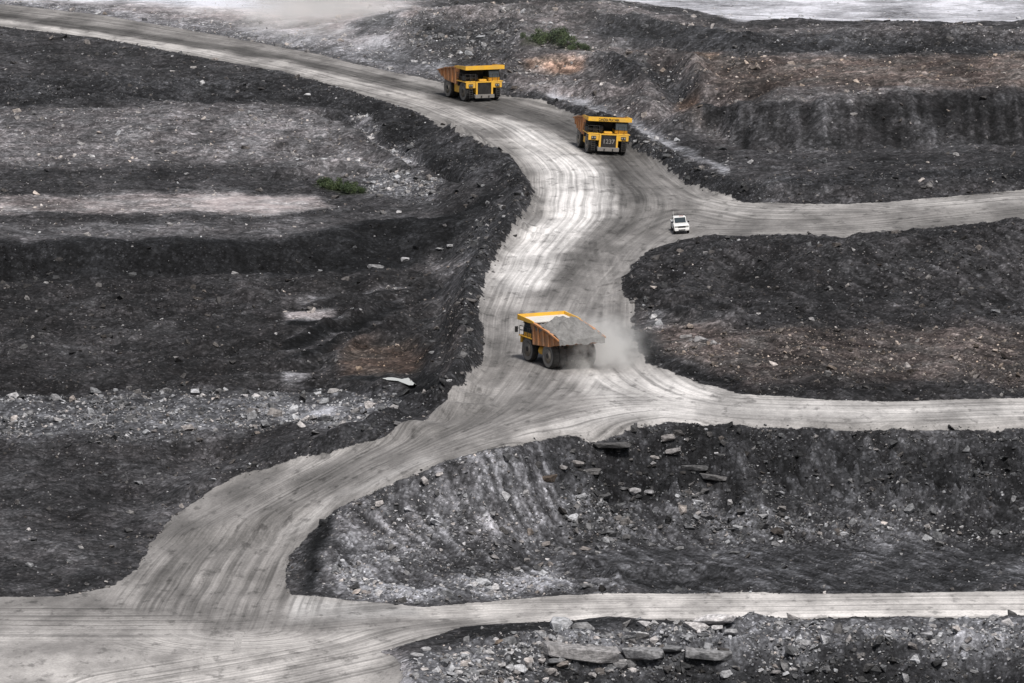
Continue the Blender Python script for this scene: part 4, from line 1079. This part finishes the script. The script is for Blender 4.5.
M_LAMP = simple_mat("lamp_glass", (.28, .28, .27), .15, 0, None, 0, .8)
M_WHITE = simple_mat("white_paint", (.78, .78, .77), .28, 0, (.60, .57, .53), .35, .6, 1.2)
M_BLACK = simple_mat("black_plastic", (.012, .012, .013), .5)
M_RED = simple_mat("red_paint", (.30, .05, .04), .45)
M_LOAD = None
def glass_material(name, c):
    m, nt, b = new_mat(name)
    b.inputs["Base Color"].default_value = (*c, 1); b.inputs["Roughness"].default_value = .06; b.inputs["Specular IOR Level"].default_value = .9
    return m
M_GLASS = glass_material("tinted_glass", (.03, .04, .045)); M_GLASS2 = glass_material("sky_lit_windscreen", (.16, .20, .21))  # windscreen glass has sky light painted in as a paler base colour

WB_F, WB_R, TR = 2.55, -2.40, 1.36
def wheel(root, x, y, out):
    """tyre as the part, rim and hub as its sub-parts"""
    w = .38
    prof = [(.72, -w * .8), (1.02, -w), (1.26, -w * .95), (1.345, -w * .72), (1.345, w * .72), (1.26, w * .95), (1.02, w), (.72, w * .8)]
    ty = MB().rev(prof, (x, y, TR), 'y', 48, lug=(1.3, .022)).build("wheel", M_TYRE, root)
    MB().rev([(.10, out * .20), (.36, out * .22), (.40, out * .30), (.60, out * .24), (.73, out * .33), (.78, out * .37)], (x, y, TR), 'y', 28).build("rim", M_RIM, ty, 0, True)
    MB().rev([(.80, out * .345), (1.02, out * .388), (1.22, out * .372)], (x, y, TR), 'y', 36, None, False).build("sidewall", M_SIDE, ty, 0, True)
    hb = MB().rev([(.05, out * .44), (.26, out * .42), (.34, out * .24)], (x, y, TR), 'y', 16)
    for k in range(10):
        t = k * math.pi / 5; hb.rev([(.045, out * .24), (.045, out * .36)], (x + .52 * math.cos(t), y, TR + .52 * math.sin(t)), 'y', 6)
    hb.build("hub", M_DARK, ty)

def haul_truck(label):
    t = thing("haul_truck", label, "dump truck", "yellow haul trucks on the haul road")
    # running gear
    c = MB()
    for s in (-1, 1): c.box(-4.1, 3.7, s * .85 - .18, s * .85 + .18, .95, 1.55)
    for x in (-3.9, -1.2, 1.2, 2.9): c.box(x - .15, x + .15, -.72, .72, 1.02, 1.48)
    c.box(.2, 2.2, -.6, .6, .75, 1.6)
    c.build("chassis", M_DARK, t, .02)
    MB().rev([(.3, -1.9), (.42, -1.), (.62, -.45), (.62, .45), (.42, 1.), (.3, 1.9)], (WB_R, 0, TR), 'y', 20).build("rear_axle", M_DARK, t)
    MB().rev([(.22, -1.8), (.22, 1.8)], (WB_F, 0, TR), 'y', 14).build("front_axle", M_DARK, t)
    for s in (-1, 1):
        wheel(t, WB_F, s * 2.12, s)
        wheel(t, WB_R, s * 2.22, s); wheel(t, WB_R, s * 1.40, s)
        MB().rev([(.19, 1.3), (.19, 2.7)], (WB_F - .15, s * 1.55, 0), 'z', 12).build("suspension_strut", M_GREY, t)
        MB().tube([(-.9, s * .62, 1.35), (.1, s * .62, 2.35)], .17, 10).tube([(.0, s * .62, 2.25), (.35, s * .62, 2.6)], .11, 10).build("hoist_cylinder", M_GREY, t)
    MB().box(-.9, .9, -2.25, -1.15, .95, 2.0).build("fuel_tank", M_YEL, t, .06)
    MB().rev([(.1, -.9), (.45, -.85), (.45, .55), (.1, .6)], (.1, 1.7, 1.45), 'x', 18).build("hydraulic_tank", M_YEL, t)
    # nose
    h = MB().prism([(1.7, 1.35), (3.98, 1.05), (3.98, 2.66), (1.7, 2.7)], -1.12, 1.12); h.build("engine_hood", M_YEL, t, .03)
    g = MB().box(4.0, 4.05, -1.0, 1.0, 1.02, 2.56)
    for k in range(13): g.box(4.05, 4.085, -.98, .98, 1.06 + k * .115, 1.115 + k * .115)
    for y in (-.5, 0, .5): g.box(4.085, 4.105, y - .02, y + .02, 1.03, 2.55)
    g.build("grille", M_DARK, t)
    fr = MB()
    for s in (-1, 1): fr.box(3.99, 4.16, min(s * 1.0, s * 1.24), max(s * 1.0, s * 1.24), 1.0, 2.72)
    fr.box(3.99, 4.15, -1.0, 1.0, 2.58, 2.74); fr.build("grille_frame", M_YEL, t, .015)
    MB().prism([(3.7, .62), (4.3, .50), (4.34, .98), (3.7, 1.0)], -1.4, 1.4).build("bumper", M_GREY, t, .03)
    tw = MB()
    for s in (-1, 1): tw.box(4.33, 4.5, s * .55 - .06, s * .55 + .06, .6, .85)
    tw.build("tow_eye", M_DARK, t)
    # decks and fenders
    for s in (-1, 1):
        y0, y1 = sorted((s * 1.14, s * 2.80))
        MB().box(1.0, 4.0, y0, y1, 2.62, 2.74).build("deck", M_YEL, t, .015)
        y0, y1 = sorted((s * 1.26, s * 2.62))
        f = MB().prism([(3.72, 1.92), (3.98, 1.85), (3.99, 2.615), (3.72, 2.615)], y0, y1)
        fo = f.build("fender", M_YEL, t, .02)
        bx = MB().box(3.985, 4.03, s * 1.95 - .32, s * 1.95 + .32, 2.02, 2.40).build("headlight_housing", M_BLACK, fo, .01)
        for q in (-.16, .16): MB().rev([(.02, 4.05), (.11, 4.045), (.125, 4.0)], (0, s * 1.95 + q, 2.21), 'x', 14).build("headlight", M_LAMP, t)
        # arch over the front tyre
        y0, y1 = sorted((s * 1.78, s * 2.66))
        MB().prism([(1.2, 1.95), (1.3, 2.5), (1.7, 2.6), (3.7, 2.6), (3.7, 2.52), (1.75, 2.52), (1.38, 2.43), (1.3, 1.95)], y0, y1).build("mudguard", M_DARK, t)
        rl = MB()
        xs = [1.1, 2.05, 3.0, 3.92]
        for x in xs: rl.tube([(x, s * 2.74, 2.74), (x, s * 2.74, 3.72)], .028)
        for z in (3.25, 3.72): rl.tube([(1.1, s * 2.74, z), (3.92, s * 2.74, z), (3.92, s * 1.25, z)], .028)
        for y in (1.25, 2.0): rl.tube([(3.92, s * y, 2.74), (3.92, s * y, 3.72)], .028)
        rl.build("handrail", M_DARK, t)
        la = MB()
        for q in (-.24, .24): la.tube([(4.28, s * 2.0 + q, .55), (4.12, s * 2.0 + q, 2.0)], .035)
        for k in range(6):
            z = .62 + k * .27; x = 4.275 - (z - .55) * .11; la.box(x - .07, x + .07, s * 2.0 - .24, s * 2.0 + .24, z - .025, z + .025)
        la.build("ladder", M_DARK, t)
        mi = MB().tube([(3.85, s * 2.75, 3.4), (4.05, s * 3.02, 3.5), (4.05, s * 3.02, 3.2)], .03).box(4.0, 4.09, s * 3.06 - .17, s * 3.06 + .17, 3.0, 3.62)
        mi.build("mirror", M_BLACK, t)
    # cab on the left, air boxes on the right
    cab = MB().prism([(1.55, 2.745), (3.35, 2.745), (3.41, 3.16), (1.55, 3.16)], .92, 2.55).build("cab", M_YEL, t, .03)
    MB().prism([(1.555, 3.162), (3.405, 3.162), (3.42, 3.2), (3.2, 4.12), (1.555, 4.12)], .925, 2.545).build("cab_frame", M_BLACK, cab, .02)
    MB().prism([(1.45, 4.12), (3.32, 4.12), (3.28, 4.24), (1.5, 4.26)], .85, 2.62).build("roof", M_BLACK, cab, .02)
    MB().prism([(3.425, 3.22), (3.215, 4.07), (3.235, 4.075), (3.447, 3.222)], 1.0, 2.47).build("windscreen", M_GLASS2, cab)
    for y in (.915, 2.552): MB().prism([(1.66, 3.22), (3.30, 3.22), (3.10, 4.06), (1.66, 4.06)], y - .010, y + .010).build("window", M_GLASS, cab)
    MB().box(1.53, 1.548, 1.05, 2.42, 3.2, 4.0).build("window", M_GLASS, cab)
    MB().prism([(2.0, 2.78), (2.75, 2.78), (2.75, 3.2), (2.0, 3.2)], 2.553, 2.585).build("door", M_YEL, cab)
    a = MB()
    for y in (-.9, -1.55): a.rev([(.05, 2.74), (.30, 2.75), (.30, 3.55), (.22, 3.62), (.12, 3.7)], (3.2, y, 0), 'z', 16)
    a.build("air_cleaner", M_DARK, t, 0, True)
    MB().box(1.6, 3.0, -2.45, -1.4, 2.745, 3.35).build("electrical_box", M_DARK, t, .03)
    MB().box(3.0, 3.7, -.55, .5, 2.72, 2.98).build("radiator_tank", M_YEL, t, .04)
    MB().tube([(1.35, -.75, 2.0), (1.35, -.75, 3.4), (1.2, -.75, 3.6)], .12, 10).build("exhaust_stack", M_DARK, t)
    MB().rev([(.02, 4.46), (.09, 4.44), (.10, 4.26)], (2.3, 1.7, 0), 'z', 10).build("beacon", M_LAMP, cab)
    # tray
    yw = 2.62
    floor = [(.75, 2.12), (-3.1, 2.48), (-5.25, 3.18), (-5.22, 3.32), (-3.1, 2.63), (.82, 2.28)]
    b = MB().prism(floor, -yw, yw)
    MB().prism([(.88, 2.14), (1.69, 4.28), (1.80, 4.28), (1.0, 2.14)], -yw + .06, yw - .06).build("front_wall_shade", M_DARK, t)  # dark sheet over the tray front, painting in the shade below the canopy
    b.prism([(.75, 2.12), (1.55, 4.30), (1.68, 4.30), (.87, 2.12)], -yw, yw)
    side = [(1.62, 4.44), (.78, 2.10), (-3.1, 2.42), (-5.28, 3.14), (-5.30, 3.42), (-2.6, 3.98), (.4, 4.40)]
    for s in (-1, 1): b.prism(side, s * yw - .05, s * yw + .05)
    b.build("tray", M_RUST, t)
    for s in (-1, 1):
        for x in (-4.1, -2.9, -1.7, -.5, .6):
            zb = 2.44 if x > -3.1 else 2.44 + (-3.1 - x) * .33
            zb = 2.13 + (.75 - x) * .084 if x > -3.1 else zb
            zt = 4.36 - (.4 - x) * .14 if x > -2.6 else 3.94 - (-2.6 - x) * .207
            y0, y1 = sorted((s * (yw + .05), s * (yw + .22)))
            MB().prism([(x - .10, zb + .02), (x + .10, zb + .02), (x + .13, zt - .04), (x - .13, zt - .04)], y0, y1).build("tray_rib", M_RUST, t)
        y0, y1 = sorted((s * (yw + .0), s * (yw + .24)))
        MB().prism([(.55, 4.36), (-2.6, 3.96), (-5.28, 3.40), (-5.28, 3.54), (-2.6, 4.12), (.55, 4.53)], y0 - .03, y1 + .03).build("top_rail", M_RUST, t)
    # canopy over the cab: dusted plate inside a yellow rim
    MB().prism([(1.5, 4.30), (4.15, 4.46), (4.15, 4.54), (1.5, 4.40)], -2.72, 2.72).build("canopy", M_PALE, t)
    MB().prism([(1.85, 4.245), (4.13, 4.385), (4.13, 4.45), (1.85, 4.31)], -2.70, 2.70).build("canopy_under_shade", M_DARK, t)  # dark plate added beneath the canopy; its colour paints the underside's shade
    rim = MB().prism([(4.155, 4.32), (4.27, 4.34), (4.27, 4.90), (4.155, 4.90)], -2.86, 2.86)
    for s in (-1, 1):
        y0, y1 = sorted((s * 2.725, s * 2.86)); rim.prism([(.5, 4.42), (1.5, 4.34), (4.15, 4.34), (4.15, 4.88), (1.4, 4.72), (.5, 4.62)], y0, y1)
    rim.build("canopy_rim", M_YEL, t, .012)
    return t

def place(root, px, py, lx, ly, heading):
    """stand a vehicle so that its local point (lx, ly) is on the ground pixel and its wheels lie on the ground"""
    g = at(px, py); ca, sa = math.cos(heading), math.sin(heading)
    ox_, oy_ = g[0] - (lx * ca - ly * sa), g[1] - (lx * sa + ly * ca)
    f, l = Vector((ca, sa)), Vector((-sa, ca))
    def gz_(a, b):
        p = Vector((ox_, oy_)) + f * a + l * b
        return float(samp(ZC, p.x, p.y)) * .5 + float(ground(p.x, p.y)) * .5
    zf = (gz_(2.5, 2) + gz_(2.5, -2)) / 2; zr = (gz_(-2.4, 2) + gz_(-2.4, -2)) / 2
    zl = (gz_(2.5, 2) + gz_(-2.4, 2)) / 2; zr2 = (gz_(2.5, -2) + gz_(-2.4, -2)) / 2
    X = Vector((f.x, f.y, (zf - zr) / 4.9)).normalized(); Yv = Vector((l.x, l.y, (zl - zr2) / 4.0)); Z = X.cross(Yv).normalized(); Yv = Z.cross(X)
    M = Matrix((X, Yv, Z)).transposed().to_4x4()
    M.translation = Vector((ox_, oy_, (zf + zr) / 2 + (zf - zr) / 4.9 * -.08 + .02))
    root.matrix_world = M
    return M
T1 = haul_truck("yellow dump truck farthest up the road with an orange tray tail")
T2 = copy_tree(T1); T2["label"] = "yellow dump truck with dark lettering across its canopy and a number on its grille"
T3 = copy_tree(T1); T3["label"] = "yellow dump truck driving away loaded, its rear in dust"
bpy.context.view_layer.update()
MT1 = place(T1, 464, 101.5, WB_F, -2.3, R(-90 + 24))
MT2 = place(T2, 587.5, 153, WB_F, -2.3, R(-90 + 11))
MT3 = place(T3, 549, 369, WB_R, 2.4, R(90 + 27))
def lettering(text, root, mat, x, y, z, size, wid=None):
    cu = bpy.data.curves.new("lettering", 'FONT'); cu.body = text; cu.size = size; cu.extrude = .012; cu.align_x = 'CENTER'; cu.align_y = 'CENTER'; cu.offset = .012
    cu.materials.append(mat)
    tmp = bpy.data.objects.new("tmp", cu); col.objects.link(tmp); bpy.context.view_layer.update()
    me = bpy.data.meshes.new_from_object(tmp.evaluated_get(bpy.context.evaluated_depsgraph_get())); me.name = "lettering"
    bpy.data.objects.remove(tmp); bpy.data.curves.remove(cu)
    xs_ = [v.co.x for v in me.vertices]; k = wid / (max(xs_) - min(xs_)); c0 = (max(xs_) + min(xs_)) / 2
    for v in me.vertices: v.co = (x + v.co.z, y + (v.co.x - c0) * k, z + v.co.y)
    me.materials.clear(); me.materials.append(mat)
    o = bpy.data.objects.new("lettering", me); col.objects.link(o); o.parent = root
    return o
lettering("CANDRA PRATAMA", T2, M_BLACK, 4.275, -.15, 4.55, .50, 2.7)
lettering("1237", T2, M_GREY, 4.11, .1, 1.72, .80, 1.45)
# the load in the tray of the truck that drives away
def load_heap(M, label):
    n, m = 26, 20; V = []; Fc = []
    for i in range(n):
        for j in range(m):
            u, v = i / (n - 1), j / (m - 1); x = -4.9 + u * 6.0; y = -2.74 + v * 5.48
            edge = min(1, 3.2 * min(v, 1 - v)) * min(1, 3.0 * u + .05) * min(1, 3.5 * (1 - u) + .25)
            fl = 2.55 + max(0, (-3.1 - x)) * .33
            wall = 4.25 - (.4 - x) * .14
            z = max(fl + .75, wall - .10 + .30 * (u < .7)) - .22 * (u > .8) + edge * .80 + .42 * float(perlin(np.array([x * .9]), np.array([y * 1.1]), 9)[0]) + .24 * float(perlin(np.array([x * 2.6]), np.array([y * 3.1]), 10)[0])
            if i == 0: x, z = -5.42 + .05 * math.sin(j * 2.9), 2.98 + .22 * float(perlin(np.array([j * .43]), np.array([.7]), 12)[0]) + .10 * float(perlin(np.array([j * 1.3]), np.array([3.7]), 13)[0])
            if i == 1: x, z = -5.30, 3.50 + .2 * float(perlin(np.array([j * .5]), np.array([9.7]), 14)[0])
            V.append((x, y, z))
    for i in range(n - 1):
        for j in range(m - 1): a = i * m + j; Fc.append((a, a + 1, a + m + 1, a + m))
    o0 = len(V); ed = [i * m for i in range(n)] + [(n - 1) * m + j for j in range(1, m)] + [i * m + m - 1 for i in range(n - 2, -1, -1)] + [j for j in range(m - 2, 0, -1)]
    V += [(V[k][0] * .9, V[k][1] * .9, 2.75 + max(0, (-3.1 - V[k][0] * .9)) * .36) for k in ed]
    for k in range(len(ed)): k2 = (k + 1) % len(ed); Fc.append((ed[k], ed[k2], o0 + k2, o0 + k))
    Fc.append(tuple(range(o0, o0 + len(ed))))
    mb = MB(); mb.add(V, Fc)
    o = mb.build("load", simple_mat("overburden_load", (.14, .137, .134), .95, 0, (.27, .265, .26), .8, .1, 1.6)); o.matrix_world = M
    return tag(o, label, "load")
load_heap(MT3, "dark heap of broken rock in the tray of the departing truck")

# ------------------------------------------------------------------ white pickup
def pickup():
    t = thing("pickup", "white double-cab pickup driving down the road toward the junction", "pickup truck")
    hw = .90
    low = [(-2.6, .45), (2.5, .40), (2.62, .55), (2.60, .95), (2.4, 1.08), (1.05, 1.16), (-2.6, 1.10)]
    MB().prism(low, -hw, hw).build("body", M_WHITE, t, .05)
    MB().prism([(1.1, 1.15), (.35, 1.72), (.1, 1.78), (-1.05, 1.78), (-1.3, 1.12)], -.74, .74).build("cab", M_WHITE, t, .05)
    MB().prism([(1.085, 1.19), (.40, 1.70), (.43, 1.725), (1.115, 1.21)], -.66, .66).build("windscreen", M_GLASS, t)
    for s in (-1, 1):
        y = s * .742
        MB().prism([(.95, 1.2), (.36, 1.66), (-.28, 1.70), (-.28, 1.2)], y - .012, y + .012).build("side_window", M_GLASS, t)
        MB().prism([(-.34, 1.2), (-.34, 1.70), (-1.0, 1.70), (-1.2, 1.2)], y - .012, y + .012).build("side_window", M_GLASS, t)
        MB().box(.72, .86, s * .98 - .11, s * .98 + .11, 1.12, 1.30).build("mirror", M_BLACK, t, .02)
        MB().prism([(2.40, .80), (2.63, .78), (2.62, .97), (2.40, 1.0)], s * .66 - .17, s * .66 + .17).build("headlight", M_LAMP, t, .01)
        for x in (1.65, -1.62):
            w = MB().rev([(.20, -.10), (.36, -.13), (.385, -.09), (.385, .09), (.36, .13), (.20, .10)], (x, s * .80, .385), 'y', 24).build("wheel", M_TYRE, t)
            MB().rev([(.04, s * .11), (.2, s * .10), (.24, s * .135)], (x, s * .80, .385), 'y', 16).build("rim", M_RIM, w)
        MB().rev([(.40, s * .0), (.47, s * .02), (.47, s * .05), (.40, s * .06)], (1.65, s * .86, .40), 'y', 24).build("wheel_arch", M_BLACK, t)
        MB().box(-2.6, -1.36, s * .86 - .05, s * .86 + .04, 1.09, 1.18).build("bed_rail", M_WHITE, t, .01)
    MB().box(2.60, 2.645, -.47, .47, .76, .96).build("grille", M_BLACK, t, .01)
    MB().prism([(2.45, .38), (2.72, .40), (2.72, .66), (2.6, .70)], -.86, .86).build("bumper", M_WHITE, t, .02)
    MB().box(2.715, 2.73, -.40, .40, .44, .56).build("air_intake", M_BLACK, t)
    MB().tube([(-1.45, -.7, 1.15), (-1.45, -.7, 1.85), (-1.45, .7, 1.85), (-1.45, .7, 1.15)], .035, 8).build("roll_bar", M_BLACK, t)
    MB().box(-.35, -.12, -.05, .5, 1.785, 1.83).build("light_bar", M_RED, t, .02)
    MB().tube([(1.2, -.8, 1.1), (1.15, -.82, 2.6)], .012, 5).build("antenna", M_WHITE, t)
    return t
place(pickup(), 682, 234, 2.4, 0, R(-90 + 4))

# ------------------------------------------------------------------ dust and haze
def dust_material(dens):
    m = bpy.data.materials.new("dust"); m.use_nodes = True
    nt = m.node_tree; nt.nodes.clear(); h = N(nt)
    out = nt.nodes.new("ShaderNodeOutputMaterial"); v = nt.nodes.new("ShaderNodeVolumePrincipled")
    tc = h.node("ShaderNodeTexCoord").outputs["Object"]
    r = h.node("ShaderNodeVectorMath", operation='LENGTH'); h.put(r.inputs[0], tc)
    ns = h.noise(h.vmath('MULTIPLY', tc, (1.2, 1.2, .9)), 2.1, 3, .6)
    f = h.math('MULTIPLY', h.ramp(h.math('MULTIPLY_ADD', h.math('SUBTRACT', ns, .5), 1.3, r.outputs["Value"]), .95, .2), h.ramp(ns, .38, .60))
    h.put(v.inputs["Density"], h.math('MULTIPLY', f, dens)); v.inputs["Color"].default_value = (.95, .94, .92, 1); v.inputs["Anisotropy"].default_value = .1
    nt.links.new(v.outputs[0], out.inputs["Volume"])
    return m
def puff(px, py, dx, dy, sz, dens, up, label):
    bm = bmesh.new(); bmesh.ops.create_icosphere(bm, subdivisions=3, radius=1.0)
    me = bpy.data.meshes.new("dust"); bm.to_mesh(me); bm.free(); me.materials.append(dust_material(dens))
    o = bpy.data.objects.new("dust", me); col.objects.link(o); g = at(px, py)
    o.location = (g[0], g[1], g[2] + up); o.scale = (dx, dy, sz); o["kind"] = "stuff"
    return tag(o, label, "dust")
puff(597, 365, 6.2, 9.0, 5.2, .60, 1.0, "pale dust cloud swirling behind the loaded truck's rear wheels")
puff(603, 350, 8.0, 18.0, 4.0, .10, .8, "thin dust hanging over the junction beyond the loaded truck")
puff(318, 20, 18., 50.0, 8.0, .09, 3.0, "pale dust drifting over the far end of the haul road")
puff(540, 34, 95., 70.0, 17.0, .0013, 0.0, "thin dusty air over the far hillside")
